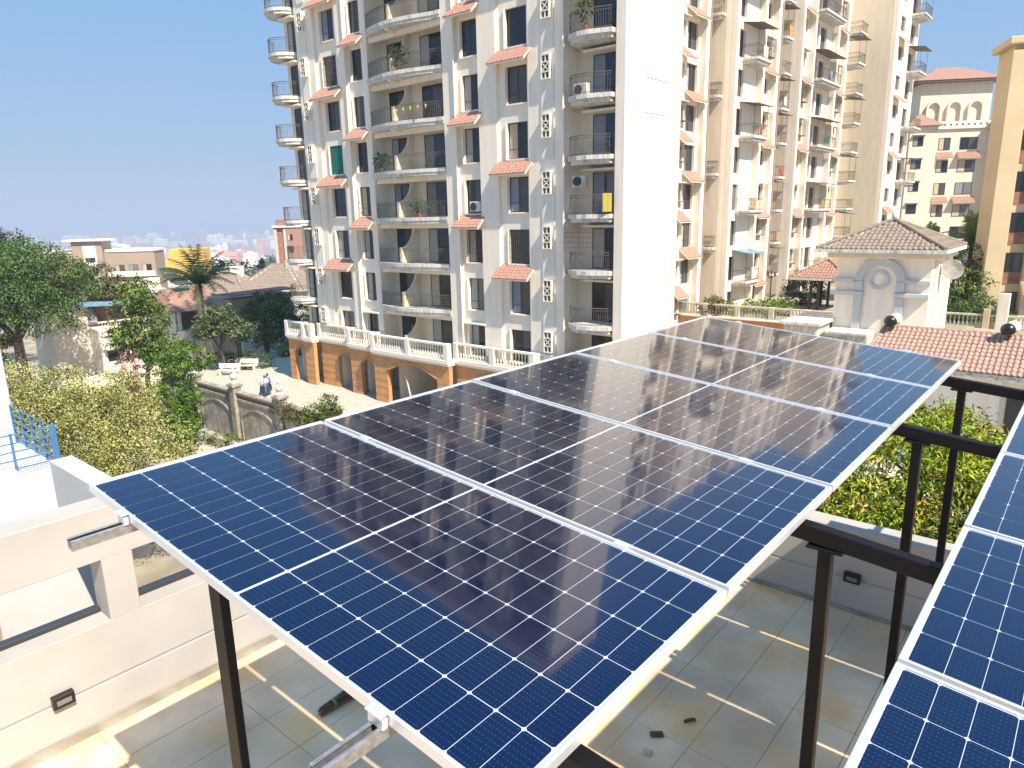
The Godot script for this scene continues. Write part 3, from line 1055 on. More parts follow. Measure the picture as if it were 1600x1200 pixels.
	q2.cbox(V(-0.2, -0.9, 0.012), V(-0.08, -0.02, 0.03), 0.008)
	q2.cbox(V(0.04, -0.93, 0.012), V(0.18, -0.02, 0.028), 0.008)
	var cl := single("yellow_cloth", q2, M.tarp_yellow, V(-20.55, 5.0, zf + 0.42), "mustard yellow cloth hung over the corner balcony railing", "cloth")
	cl.rotation.y = 0.75

func podium() -> void:
	var o := V(-38, -9, -34)
	var r := thing("arcade", "orange banded arcade with arches and white balustrade under the tower", "arcade", o)
	# segments: x0, x1, zfront, openings [a0, a1, spring, rise]
	var segs := [[-51.6, -48.9, -32.0, [[-50.75, -49.0, -6.75, 0.55]]], [-48.9, -47.7, -31.75, []], [-47.7, -43.3, -32.45, [[-45.5, -43.6, -6.7, 0.5]]], [-43.3, -39.9, -32.0, [[-42.1, -40.4, -6.75, 0.5]]], [-39.9, -32.2, -31.5, [[-38.45, -33.4, -6.75, 0.75]]], [-32.2, -25.6, -32.2, [[-31.2, -26.6, -6.75, 0.7]]], [-25.6, -19.6, -32.45, [[-24.6, -20.6, -6.75, 0.7]]]]
	for s in segs:
		var x0: float = s[0]
		var x1: float = s[1]
		var z: float = s[2]
		var m := MB.new(o)
		var ops: Array = s[3]
		var edges := [x0]
		for p in ops:
			edges.append(p[0]); edges.append(p[1])
		edges.append(x1)
		for i in range(0, edges.size(), 2):
			m = MB.new(o)
			for c in 9:
				var ya := -9.0 + c * 0.27
				m.cbox(V(edges[i], ya, z - 0.32), V(edges[i + 1], ya + 0.262, z + (0.0 if c % 2 == 0 else -0.012)), 0.012)
			pm(r, "pier", m, M.orange)
		# arch heads and the banded wall over them
		m = MB.new(o)
		var poly := PackedVector2Array([Vector2(x0, -5.4), Vector2(x0, -6.57)])
		for p in ops:
			poly.append(Vector2(p[0], -6.57))
			for i in range(0, 9):
				var t := i / 8.0
				poly.append(Vector2(lerpf(p[0], p[1], t), -6.57 + (p[3]) * sin(PI * t) * 0.95 + 0.001))
			poly.append(Vector2(p[1], -6.57))
		poly.append(Vector2(x1, -6.57)); poly.append(Vector2(x1, -5.4))
		m.prism(poly, V(0, 0, z - 0.006), V(1, 0, 0), V(0, 1, 0), V(0, 0, -0.314))
		for c in 3:
			m.cbox(V(x0 + 0.001, -5.75 + c * 0.115, z - 0.01), V(x1 - 0.001, -5.75 + c * 0.115 + 0.09, z + 0.012), 0.008)
		pm(r, "arch_wall", m, M.orange)
		for p in ops:
			m = MB.new(o)
			for i in 8:
				var t0 := i / 8.0
				var t1 := (i + 1) / 8.0
				var a := V(lerpf(p[0], p[1], t0), -6.57 + p[3] * sin(PI * t0) * 0.95 + 0.06, z)
				var b := V(lerpf(p[0], p[1], t1), -6.57 + p[3] * sin(PI * t1) * 0.95 + 0.06, z)
				m.bar(a, b, 0.10, 0.12, Vector3.UP)
			pm(r, "archivolt", m, M.orange)
		m = MB.new(o)
		m.cbox(V(x0 - 0.1, -5.4, z - 1.2), V(x1 + 0.1, -5.12, z + 0.22), 0.03)
		m.cbox(V(x0 - 0.06, -5.55, z - 1.2), V(x1 + 0.06, -5.40, z + 0.10), 0.03)
		pm(r, "cornice", m, M.white)
		balustrade(r, V(x0 + 0.1, -5.12, z), V(x1 - 0.1, -5.12, z), 1.07, o)
	var m2 := MB.new(o)
	m2.box(V(-51.6, -9.0, -37.5), V(-19.6, -5.55, -38.0))
	pm(r, "back_wall", m2, M.cream)
	m2 = MB.new(o)
	m2.box(V(-51.65, -5.5, -32.9), V(-19.5, -5.15, -48.0))
	pm(r, "deck", m2, M.stained)
	for x in [-51.05, -45.8, -42.4, -38.75, -31.5, -24.9, -19.9]:
		m2 = MB.new(o)
		m2.box(V(x, -9.0, -32.78), V(x + 0.295, -5.5, -37.5))
		pm(r, "cross_wall", m2, M.cream)
	m2 = MB.new(o)
	m2.box(V(-51.6, -9.0, -38.0), V(-51.3, -5.5, -48.0))
	pm(r, "side_wall", m2, M.orange)
	m2 = MB.new(o)
	m2.box(V(-51.3, -9.0, -47.7), V(-19.6, -5.5, -48.0))
	m2.box(V(-19.9, -9.0, -33.0), V(-19.62, -5.5, -47.7))
	pm(r, "side_wall", m2, M.orange)

# ---------------------------------------------------------------- the long wing and the far tower (faces run along z, looking to +x)
func xbalcony(parent: Node, o: Vector3, xw: float, z0: float, z1: float, y: float, d: float, roof := 0) -> void:
	var m := MB.new(o)
	m.cbox(V(xw - 0.02, y - 0.16, z0), V(xw + d, y + 0.06, z1), 0.02)
	m.cbox(V(xw - 0.02, y - 0.36, z0 - 0.12), V(xw + d - 0.14, y - 0.161, z1 + 0.12), 0.02)
	var s := pm(parent, "balcony", m, M.slab)
	m = MB.new(o)
	railing(m, [V(xw, 0, z0 - 0.08), V(xw + d - 0.08, 0, z0 - 0.08), V(xw + d - 0.08, 0, z1 + 0.08), V(xw, 0, z1 + 0.08)], y + 0.06, 0.95, 0.17)
	pm(s, "railing", m, M.rusty)
	if roof > 0:
		m = MB.new(o)
		m.bar(V(xw, y + 2.75, (z0 + z1) / 2), V(xw + d + 0.35, y + 2.45, (z0 + z1) / 2), z0 - z1 + 0.3, 0.03)
		pm(s, "sheet_roof", m, M[["rusty", "rusty", "bluesheet", "stained"][roof]])
		for zz in [z0 - 0.1, z1 + 0.1]:
			m = MB.new(o)
			m.bar(V(xw + d - 0.1, y, zz), V(xw + d - 0.1, y + 2.55, zz), 0.03, 0.03)
			pm(s, "roof_post", m, M.rusty)

func wing() -> void:
	var o := V(-30, -4.3, -66)
	var r := thing("apartment_wing", "long cream apartment wing behind the garden, stepped face with many balconies", "apartment block", o)
	var yaw := PI / 2
	# core blocks: x1, z0, z1
	var blocks := [[-27.0, -44.0, -56.3, "cream"], [-25.2, -57.0, -67.6, "cream"], [-24.5, -69.7, -84.5, "cream"]]
	for b in blocks:
		var m := MB.new(o)
		m.box(V(-44.0, -9, b[1] - 0.01), V(b[0] - 0.5, TOPY, b[2]))
		pm(r, "core_wall", m, M.creamwarm)
	var m0 := MB.new(o)
	m0.box(V(-44.0, -9, -56.3), V(-28.4, TOPY, -57.0))
	m0.box(V(-44.0, -9, -67.6), V(-26.9, TOPY, -69.7))
	m0.box(V(-44.0, -9, -84.5), V(-25.6, TOPY, -92.0))
	pm(r, "core_wall", m0, M.creamwarm)
	# +x skins with openings; a = -z
	var skins := [
		[-27.0, 44.0, 56.3, [[51.75, 52.85, 0.9, 2.1], [53.25, 55.05, 0.2, 2.2]]],
		[-25.2, 57.0, 67.6, [[58.2, 59.8, 0.1, 2.2], [63.2, 65.2, 0.9, 2.2]]],
		[-24.5, 69.7, 84.5, [[70.4, 72.2, 0.9, 2.2], [73.6, 75.4, 0.1, 2.2], [75.9, 77.7, 0.1, 2.2], [80.4, 82.4, 0.9, 2.2]]],
	]
	for si in 3:
		var s: Array = skins[si]
		var cols := []
		for c in s[3]:
			var ys := []
			for k in range(1, NF + 1):
				ys.append([fl(k) + c[2], fl(k) + c[3]])
			cols.append([c[0], c[1], ys])
		var m := MB.new(o)
		m.xf = frame_at(V(s[0], 0, 0), yaw)
		wall_cols(m, s[1], s[2], -9.0, TOPY, 0.0, 0.5, cols)
		pm(r, "face_wall", m, M.cream)
		for ci in s[3].size():
			var c: Array = s[3][ci]
			for k in range(1, NF + 1):
				if k > 10 and si > 0: continue
				var w: float = c[1] - c[0]
				var p := V(s[0] - 0.22, fl(k) + c[2], -(c[0] + c[1]) / 2)
				window(r, p - o, w - 0.01, c[3] - c[2] - 0.01, yaw)
				if c[2] > 0.5:
					var q := MB.new(o)
					q.cbox(V(s[0] + 0.001, fl(k) + c[2] - 0.75, -c[0] + 0.05), V(s[0] + 0.05, fl(k) + c[2] - 0.05, -c[1] - 0.05), 0.01)
					pm(r, "spandrel", q, M.white)
				var small: bool = c[2] > 0.5
				if k % 2 == (0 if not small else 1) and (si == 0 or small):
					awning(r, V(s[0], fl(k) + c[3] + 0.08, p.z) - o, w + 0.7, yaw)
				elif small:
					var q := MB.new(o)
					q.cbox(V(s[0] + 0.001, fl(k) + c[3] + 0.12, -c[0] + 0.15), V(s[0] + 0.45, fl(k) + c[3] + 0.22, -c[1] - 0.15), 0.012)
					pm(r, "canopy", q, M.slab)
	# vertical fins
	for e in [[-27.0, -50.9, -51.5, 0.5], [-27.0, -55.3, -55.9, 0.55], [-25.2, -57.0, -57.5, 0.5], [-25.2, -62.4, -62.9, 0.55], [-25.2, -65.5, -66.0, 0.5], [-24.5, -69.7, -70.1, 0.5], [-24.5, -72.6, -73.0, 0.6], [-24.5, -79.5, -80.0, 0.6], [-24.5, -82.8, -83.3, 0.5]]:
		var m := MB.new(o)
		m.cbox(V(e[0] + 0.002, -9, e[1]), V(e[0] + e[3], TOPY, e[2]), 0.03)
		pm(r, "fin", m, M.white)
	# balconies
	for k in range(1, 11):
		if k % 2 == 1:
			xbalcony(r, o, -27.6, -56.32, -56.98, fl(k), 1.9, 0)
		if k % 2 == 0:
			xbalcony(r, o, -25.2, -59.3, -62.3, fl(k), 1.35, [0, 0, 2, 0, 0, 1, 1, 0, 1, 0, 1][k])
			xbalcony(r, o, -24.5, -73.3, -79.3, fl(k), 1.3, [0, 0, 0, 0, 1, 0, 1, 0, 1, 0, 1][k])
		xbalcony(r, o, -26.4, -67.7, -69.4, fl(k), 1.7, [0, 0, 1, 0, 1, 0, 1, 1, 0, 1, 0][k])
		window(r, V(-25.54, fl(k) + 0.1, -86.0) - o, 1.5, 2.1, PI / 2)
		xbalcony(r, o, -25.1, -84.7, -87.2, fl(k), 1.9, [0, 1, 0, 1, 0, 1, 0, 1, 0, 1, 0][k])
	var m1 := MB.new(o)
	m1.box(V(-44, TOPY, -44.0), V(-26.9, TOPY + 0.8, -92.0))
	pm(r, "roof_parapet", m1, M.cream)
	for e in [[-26.42, -55.98], [-25.1, -67.5], [-24.4, -83.4]]:
		m1 = MB.new(o)
		m1.tube([V(e[0], -4.2, e[1]), V(e[0], TOPY, e[1])], [0.06, 0.06], 8, false)
		pm(r, "down_pipe", m1, M.tanpaint)
	# window cages and laundry hung on the wing
	var wr := RandomNumberGenerator.new()
	wr.seed = 5
	for e in [[-25.2, -64.2, 2.0], [-24.5, -71.3, 1.8], [-24.5, -81.4, 2.0], [-27.0, -52.3, 1.1]]:
		for k in range(1, 11):
			if wr.randf() > 0.42: continue
			m1 = MB.new(o)
			var gy := fl(k) + 0.85
			for i in 9:
				var gz: float = e[1] - e[2] / 2 + e[2] * i / 8.0
				m1.bar(V(e[0] + 0.42, gy, gz), V(e[0] + 0.42, gy + 1.35, gz), 0.02, 0.02)
				m1.bar(V(e[0], gy, gz), V(e[0] + 0.42, gy, gz), 0.02, 0.02)
			for i in 4:
				m1.bar(V(e[0] + 0.43, gy + i * 0.45, e[1] - e[2] / 2), V(e[0] + 0.43, gy + i * 0.45, e[1] + e[2] / 2), 0.02, 0.02)
			m1.box(V(e[0] + 0.005, gy - 0.05, e[1] - e[2] / 2), V(e[0] + 0.44, gy - 0.01, e[1] + e[2] / 2))
			pm(r, "window_cage", m1, M.rusty)
	var hues := [["white", M.white], ["blue", M.bluesheet], ["red", M.redsheet], ["teal", M.greencloth], ["orange", M.orange], ["yellow", M.tarp_yellow]]
	var where := [["on a balcony of the wing's middle step", -23.9, -60.8], ["on a wide balcony of the wing's far step", -23.3, -76.0], ["on a small balcony between the wing's steps", -24.75, -68.5]]
	for i in 12:
		var w: Array = where[i % 3]
		var hu: Array = hues[(i * 5 + i / 3) % 6]
		var k := [2, 4, 3, 4, 6, 5, 6, 8, 7, 8, 2, 9][i] as int
		var q := MB.new()
		var ww := wr.randf_range(0.5, 1.0)
		var hh := wr.randf_range(0.6, 1.0)
		for j in 6:
			q.box(V(-0.015 + 0.02 * (j % 2), -hh * (1.0 - 0.06 * (j % 3)), -ww / 2 + ww * j / 6.0), V(0.02 + 0.02 * (j % 2), 0, -ww / 2 + ww * (j + 1) / 6.0 + 0.004))
		single("laundry", q, hu[1], V(w[1], fl(k) + 1.0, w[2] + wr.randf_range(-0.8, 0.8) * (1.0 if i % 3 < 2 else 0.4)), "%s %s cloth hung to dry %s" % [["small", "large", "long", "short"][i / 3], hu[0], w[0]], "laundry", "laundry hung on the wing")
	# far tower
	var o2 := V(-30, -4.3, -95)
	r = thing("far_apartment_tower", "far cream apartment tower with broad blank tan side and hanging balconies", "apartment tower", o2)
	var m := MB.new(o2)
	m.cbox(V(-44, -9, -89.0), V(-21.4, 36.5, -101.5), 0.05)
	pm(r, "core_wall", m, M.creamwarm)
	m = MB.new(o2)
	m.xf = frame_at(V(-20.9, 0, 0), yaw)
	var cols := []
	for c in [[90.6, 92.6, 0.7, 2.2], [95.2, 97.4, 0.2, 2.2]]:
		var ys := []
		for k in range(1, NF + 1):
			ys.append([fl(k) + c[2], fl(k) + c[3]])
			window(r, V(-21.1, fl(k) + c[2], -(c[0] + c[1]) / 2) - o2, c[1] - c[0] - 0.01, c[3] - c[2] - 0.01, yaw)
			if c[2] > 0.5 and k % 2 == 1:
				awning(r, V(-20.9, fl(k) + 2.28, -(c[0] + c[1]) / 2) - o2, 2.8, yaw)
		cols.append([c[0], c[1], ys])
	wall_cols(m, 89.0, 99.0, -9.0, 36.5, 0.0, 0.49, cols)
	pm(r, "face_wall", m, M.cream)
	for k in range(1, NF + 1):
		if k % 2 == 1:
			xbalcony(r, o2, -20.9, -95.0, -98.6, fl(k), 1.4, [0, 0, 0, 0, 0, 1, 0, 0, 0, 1, 0, 1, 0, 1][k])
	m = MB.new(o2)
	m.cbox(V(-24.4, 27.0, -88.8), V(-20.7, 27.35, -89.0), 0.03)
	m.cbox(V(-24.4, 27.6, -88.85), V(-20.7, 27.75, -89.0), 0.03)
	pm(r, "cornice", m, M.creamwarm)

# ---------------------------------------------------------------- plants
func leaves(ells: Array, n: int, ls: float, cols: Array, shell := 0.4, clump_r := 0.0, per := 40, droop := 0.3, slim := 0.42) -> ArrayMesh:
	var vs := PackedVector3Array()
	var ns := PackedVector3Array()
	var cs := PackedColorArray()
	var ix := PackedInt32Array()
	var wts := []
	var tot := 0.0
	for e in ells:
		tot += pow(e[1].x * e[1].y * e[1].z, 0.67)
		wts.append(tot)
	var made := 0
	while made < n:
		var t := rng.randf() * tot
		var k := 0
		while k < wts.size() - 1 and wts[k] < t:
			k += 1
		var ce: Vector3 = ells[k][0]
		var rd: Vector3 = ells[k][1]
		var dir := Vector3(rng.randfn(), rng.randfn(), rng.randfn()).normalized()
		var q := ce + dir * rd * pow(rng.randf(), shell)
		var cnt := 1 if clump_r <= 0.0 else per
		var base: Color = cols[rng.randi_range(0, cols.size() - 1)]
		var tone := rng.randf_range(0.66, 1.30)
		for j in cnt:
			var p := q
			if clump_r > 0.0:
				p += Vector3(rng.randfn(), rng.randfn() * 0.6, rng.randfn()) * clump_r * 0.55
			var d := (Vector3(rng.randfn(), rng.randfn(), rng.randfn()).normalized() + dir * 0.7 + Vector3(0, -droop, 0)).normalized()
			var side := d.cross(Vector3(rng.randfn(), rng.randfn() + 0.9, rng.randfn())).normalized()
			var nn := side.cross(d).normalized()
			if nn.y < 0.0:
				nn = -nn
			var l := ls * rng.randf_range(0.65, 1.3)
			var w := l * slim
			var b := vs.size()
			vs.append(p); vs.append(p + d * l * 0.45 + side * w * 0.5 + nn * l * 0.05); vs.append(p + d * l - nn * l * 0.12); vs.append(p + d * l * 0.45 - side * w * 0.5 + nn * l * 0.05)
			var nv := (nn + dir * 0.35).normalized()
			for i in 4:
				ns.append(nv)
			var f := tone * rng.randf_range(0.85, 1.15)
			var c := Color(base.r * f * rng.randf_range(0.92, 1.08), base.g * f, base.b * f)
			for i in 4:
				cs.append(c)
			ix.append(b); ix.append(b + 2); ix.append(b + 1); ix.append(b); ix.append(b + 3); ix.append(b + 2)
		made += cnt
	var m := ArrayMesh.new()
	var a := []
	a.resize(Mesh.ARRAY_MAX)
	a[Mesh.ARRAY_VERTEX] = vs
	a[Mesh.ARRAY_NORMAL] = ns
	a[Mesh.ARRAY_COLOR] = cs
	a[Mesh.ARRAY_INDEX] = ix
	m.add_surface_from_arrays(Mesh.PRIMITIVE_TRIANGLES, a)
	return m

func tree(called: String, label: String, base: Vector3, h: float, tr: float, ells: Array, n: int, ls: float, cols: Array, clump := 0.5, per := 40, shell := 0.35, group := "", droop := 0.3, slim := 0.42) -> Node3D: # ells relative to base
	var o := thing(called, label, "tree", base, group)
	var m := MB.new()
	var top := V(rng.randf_range(-0.2, 0.2), h, rng.randf_range(-0.2, 0.2))
	m.tube([V(0, -0.2, 0), V(tr * 0.3, h * 0.35, 0), V(-tr * 0.3, h * 0.7, tr * 0.3), top], [tr * 1.25, tr, tr * 0.85, tr * 0.7], 8)
	pm(o, "trunk", m, M.bark)
	for e in ells:
		var end: Vector3 = e[0] + V(0, e[1].y * 0.2, 0)
		var mid: Vector3 = top.lerp(end, 0.5) + V(rng.randf_range(-0.3, 0.3), rng.randf_range(-0.2, 0.3), rng.randf_range(-0.3, 0.3))
		m = MB.new()
		m.tube([top + V(0, -0.1, 0), mid, end], [tr * 0.6, tr * 0.4, tr * 0.15], 6)
		for j in 4:
			var d := Vector3(rng.randfn(), rng.randf_range(0.0, 0.7), rng.randfn()).normalized()
			m.tube([mid.lerp(end, 0.3 + j * 0.2), end + d * e[1] * 0.75], [tr * 0.22, tr * 0.05], 5)
		pm(o, "limb", m, M.bark)
	part(o, "crown", leaves(ells, n, ls, cols, shell, clump, per, droop, slim), M.leaf)
	return o

func bush(called: String, label: String, p: Vector3, ells: Array, n: int, ls: float, cols: Array, clump := 0.25, per := 25, group := "") -> Node3D:
	var o := thing(called, label, "shrub", p, group)
	var m := MB.new()
	for e in ells:
		for j in 3:
			var q: Vector3 = e[0] + Vector3(rng.randf_range(-0.5, 0.5), -0.1, rng.randf_range(-0.5, 0.5)) * e[1]
			m.tube([V(q.x * 0.5, -0.1, q.z * 0.5), q], [0.05, 0.02], 5)
	pm(o, "stem", m, M.bark)
	part(o, "foliage", leaves(ells, n, ls, cols, 0.3, clump, per, 0.1), M.leaf)
	return o

func palm(label: String, base: Vector3, h: float, nf: int, fl_len: float, cols: Array, lean := Vector3.ZERO) -> void:
	var o := thing("palm_tree", label, "palm tree", base)
	var m := MB.new()
	var top := V(0, h, 0) + lean
	m.tube([V(0, -0.2, 0), V(0, h * 0.5, 0) + lean * 0.3, top], [0.26, 0.19, 0.15], 8)
	pm(o, "trunk", m, M.bark)
	for i in nf:
		var az := TAU * i / nf * 2.39996 / 1.0 + rng.randf() * 0.4
		var el := rng.randf_range(-0.35, 1.0) if i % 2 == 0 else rng.randf_range(0.7, 1.4)
		var dir := V(cos(az) * cos(el), sin(el), sin(az) * cos(el))
		var pts := []
		var p := top
		var d := dir
		for k in 9:
			pts.append(p)
			p += d * fl_len / 8.0
			d = (d + V(0, -0.17, 0)).normalized()
		var f := MB.new()
		f.colored = true
		var c: Color = cols[rng.randi_range(0, cols.size() - 1)]
		f.col = c
		var rad := []
		for k in 9:
			rad.append(lerpf(0.035, 0.006, k / 8.0))
		f.tube(pts, rad, 4, false)
		for k in range(1, 26):
			var t := k / 26.0 * 7.99
			var a: Vector3 = pts[int(t)].lerp(pts[int(t) + 1], t - int(t))
			var ax: Vector3 = (pts[int(t) + 1] - pts[int(t)]).normalized()
			var sd := ax.cross(Vector3.UP).normalized()
			var up := sd.cross(ax)
			var ll := fl_len * 0.24 * sin(PI * clampf(0.15 + k / 31.0, 0, 1)) + 0.1
			for s in [-1.0, 1.0]:
				var tip: Vector3 = a + (sd * s + ax * 0.55 - Vector3.UP * 0.35 * rng.randf_range(0.6, 1.6)).normalized() * ll
				var w: Vector3 = ax * 0.075
				f.col = Color(c.r * rng.randf_range(0.8, 1.2), c.g * rng.randf_range(0.85, 1.15), c.b)
				f.tri(a - w, a + w, tip)
		pm(o, "frond", f, M.leaf)

const G_BRIGHT := [Color(0.15, 0.28, 0.02), Color(0.20, 0.33, 0.025), Color(0.11, 0.22, 0.02)]
const G_MID := [Color(0.12, 0.22, 0.05), Color(0.17, 0.28, 0.06), Color(0.09, 0.18, 0.04)]
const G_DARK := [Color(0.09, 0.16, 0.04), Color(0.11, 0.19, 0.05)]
const G_OLIVE := [Color(0.48, 0.48, 0.17), Color(0.56, 0.54, 0.20), Color(0.38, 0.41, 0.13), Color(0.56, 0.52, 0.23)]
const G_PINK := [Color(0.40, 0.03, 0.18), Color(0.50, 0.06, 0.24)]
const G_MANGO := [Color(0.16, 0.26, 0.024), Color(0.35, 0.47, 0.024), Color(0.44, 0.52, 0.030), Color(0.52, 0.53, 0.036), Color(0.17, 0.27, 0.024), Color(0.40, 0.48, 0.024), Color(0.33, 0.44, 0.024), Color(0.49, 0.36, 0.048)]

func plants() -> void:
	# mango tree right behind the low parapet
	var b := V(-3.4, -12, -21.5)
	tree("mango_tree", "dense mango tree with yellow-green and orange new leaves behind the low parapet", b, 5.0, 0.34, [[V(-0.8, 7.3, 0.4), V(4.0, 3.3, 3.8)], [V(2.6, 7.3, 0.6), V(3.4, 2.8, 3.2)], [V(-0.4, 8.5, -0.6), V(3.2, 2.1, 3.0)], [V(-3.2, 6.6, 1.6), V(3.0, 2.8, 3.0)], [V(4.2, 6.4, 2.2), V(3.4, 3.0, 3.0)], [V(0.4, 5.4, 4.0), V(3.8, 2.8, 2.8)], [V(-2.2, 4.6, 4.6), V(3.0, 2.4, 2.4)]], 120000, 0.19, G_MANGO, 0.36, 36, 0.15, "", 0.6, 0.30)
	# tall olive feathery tree by the lower road
	b = V(-36.4, -12, -10.4)
	tree("feathery_tree", "broad olive-yellow tree with fine feathery leaves beside the white house", b, 4.5, 0.22, [[V(0, 6.6, 0), V(3.6, 2.2, 3.4)], [V(2.8, 5.6, -1.8), V(2.8, 1.7, 2.5)], [V(-3.2, 7.6, 0.4), V(3.0, 1.9, 2.8)], [V(-0.4, 7.3, -2.2), V(2.8, 1.6, 2.4)], [V(2.8, 4.6, 1.0), V(2.8, 1.6, 2.4)], [V(-1.6, 5.4, 2.8), V(3.0, 1.7, 2.4)], [V(3.8, 4.2, -1.4), V(1.9, 1.2, 1.7)]], 110000, 0.12, G_OLIVE, 0.5, 80, 0.4, "", 0.0, 0.42)
	# large rain tree at the left
	b = V(-70.5, -12, -18.0)
	tree("rain_tree", "large spreading green tree casting shade on the cream house wall", b, 6.5, 0.45, [[V(0, 10.5, -0.5), V(4.6, 2.6, 4.4)], [V(3.4, 11.2, -2.8), V(3.4, 2.2, 3.2)], [V(-3.4, 10.6, 2.0), V(4.2, 2.8, 4.0)], [V(0.6, 13.2, -1.0), V(3.6, 1.6, 3.4)], [V(2.6, 8.6, -1.6), V(3.0, 1.7, 2.6)], [V(-3.0, 7.4, 3.6), V(3.0, 2.6, 3.0)], [V(-4.6, 5.6, 4.2), V(2.8, 2.4, 2.8)], [V(-1.6, 8.0, 1.4), V(2.6, 2.0, 2.6)], [V(-1.4, 4.6, 3.2), V(2.8, 2.2, 2.8)]], 54000, 0.22, G_MID, 0.6, 45, 0.3)
	tree("grey_tree", "sparse grey-green tree top rising behind the large spreading tree", V(-90, -12, -23), 11, 0.3, [[V(0, 14, 0), V(3.4, 1.8, 3.2)], [V(-2.5, 14.8, 1), V(2.6, 1.4, 2.4)], [V(2, 13.0, -1), V(2.6, 1.4, 2.4)]], 4200, 0.3, [Color(0.07, 0.07, 0.06), Color(0.05, 0.06, 0.04)], 0.5, 20, 0.4)
	tree("brownish_tree", "brownish green tree between the spreading tree and the brown apartments", V(-92, -12, -32), 6, 0.3, [[V(0, 9.2, 0), V(4.2, 2.4, 3.6)], [V(3, 7.4, -2), V(3, 2.0, 2.6)]], 8000, 0.3, [Color(0.12, 0.12, 0.05), Color(0.09, 0.10, 0.035), Color(0.16, 0.13, 0.06)], 0.5, 30)
	tree("leafy_tree", "upright leafy green tree in front of the tiled house roofs", V(-60.4, -12, -24.0), 4.5, 0.25, [[V(0, 8.0, 0), V(2.3, 2.6, 2.3)], [V(0.2, 10.2, 0), V(1.7, 1.6, 1.7)], [V(-1.0, 6.6, 0.6), V(1.8, 1.6, 1.8)], [V(1.2, 6.0, -0.6), V(1.8, 1.5, 1.8)]], 11000, 0.27, [Color(0.17, 0.26, 0.05), Color(0.23, 0.33, 0.07), Color(0.13, 0.20, 0.04)], 0.38, 30, 0.3)
	tree("frangipani_tree", "grey-green layered frangipani tree beside the hedge and the white benches", V(-59.0, -9, -30.0), 2.2, 0.14, [[V(0, 4.4, 0), V(2.1, 1.0, 2.0)], [V(1.4, 3.6, -0.8), V(1.5, 0.8, 1.4)], [V(-1.3, 3.6, 0.6), V(1.5, 0.8, 1.4)], [V(0.2, 5.3, -0.2), V(1.2, 0.6, 1.2)]], 6500, 0.26, [Color(0.17, 0.24, 0.10), Color(0.22, 0.29, 0.13), Color(0.11, 0.17, 0.08)], 0.35, 28, 0.35)
	palm("tall coconut palm with drooping dark fronds before the tiled roofs", V(-73.6, -11, -35.8), 8.6, 30, 4.8, [Color(0.03, 0.065, 0.03), Color(0.04, 0.08, 0.035), Color(0.035, 0.07, 0.03), Color(0.03, 0.06, 0.035), Color(0.14, 0.18, 0.06)])
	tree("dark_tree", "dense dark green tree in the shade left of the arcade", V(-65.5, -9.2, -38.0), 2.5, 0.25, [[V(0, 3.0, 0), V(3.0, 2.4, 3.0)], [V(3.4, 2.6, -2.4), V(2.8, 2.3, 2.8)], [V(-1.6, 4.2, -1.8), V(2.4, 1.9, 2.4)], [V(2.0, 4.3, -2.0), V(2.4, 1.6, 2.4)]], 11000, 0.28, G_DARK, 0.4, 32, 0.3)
	bush("hedge", "clipped light green hedge behind the white benches", V(-59.2, -9, -31.8), [[V(-1.2, 0.75, 1.2), V(1.3, 0.85, 1.3)], [V(0.2, 0.75, 0.0), V(1.2, 0.85, 1.2)], [V(1.3, 0.7, -1.2), V(1.0, 0.8, 1.0)]], 4200, 0.16, [Color(0.12, 0.19, 0.05), Color(0.15, 0.23, 0.06)], 0.22, 25)
	bush("tall_shrub", "two-tiered bright green clipped shrub beside the pink bougainvillea", V(-48.8, -12, -21.2), [[V(-0.3, 6.6, -0.5), V(2.1, 1.2, 2.0)], [V(0.3, 4.4, 0.2), V(1.8, 1.3, 1.7)], [V(0.8, 2.6, 0.6), V(1.7, 1.3, 1.6)], [V(0.2, 1.3, 0.8), V(1.4, 1.2, 1.3)]], 15000, 0.2, G_BRIGHT, 0.26, 30)
	bush("bougainvillea", "pink flowering bougainvillea climbing beside the bright clipped shrub", V(-51.0, -12, -18.9), [[V(-0.2, 6.2, -0.4), V(0.9, 1.2, 0.9)], [V(0.7, 4.2, 0.0), V(0.8, 1.2, 0.8)], [V(0.2, 5.2, -0.1), V(0.7, 0.9, 0.7)]], 3600, 0.14, G_PINK + [Color(0.10, 0.15, 0.04)], 0.22, 22)
	bush("wall_shrub", "yellow-green shrub growing on the pillared boundary wall", V(-36.6, -10.5, -24.3), [[V(0, 2.4, 0), V(1.3, 1.0, 1.0)], [V(0.9, 3.2, -0.3), V(0.7, 0.9, 0.6)], [V(-1.0, 1.9, 0.2), V(1.0, 0.8, 0.8)]], 3600, 0.17, [Color(0.16, 0.22, 0.03), Color(0.22, 0.27, 0.04), Color(0.10, 0.15, 0.03)], 0.25, 25)
	bush("wall_creeper", "dry brownish creeper hanging over the boundary wall pillar", V(-40.6, -10.0, -24.4), [[V(0, 1.6, 0), V(1.3, 0.7, 0.5)]], 1200, 0.13, [Color(0.16, 0.14, 0.07), Color(0.10, 0.11, 0.04)], 0.25, 20)
	bush("foot_shrub", "low pale green plants at the foot of the boundary wall", V(-47.5, -12, -23.6), [[V(0, 0.4, 0), V(2.4, 0.6, 0.7)], [V(-3, 0.4, 0.3), V(1.6, 0.6, 0.7)]], 2000, 0.16, [Color(0.14, 0.20, 0.05), Color(0.18, 0.24, 0.08)], 0.25, 20)
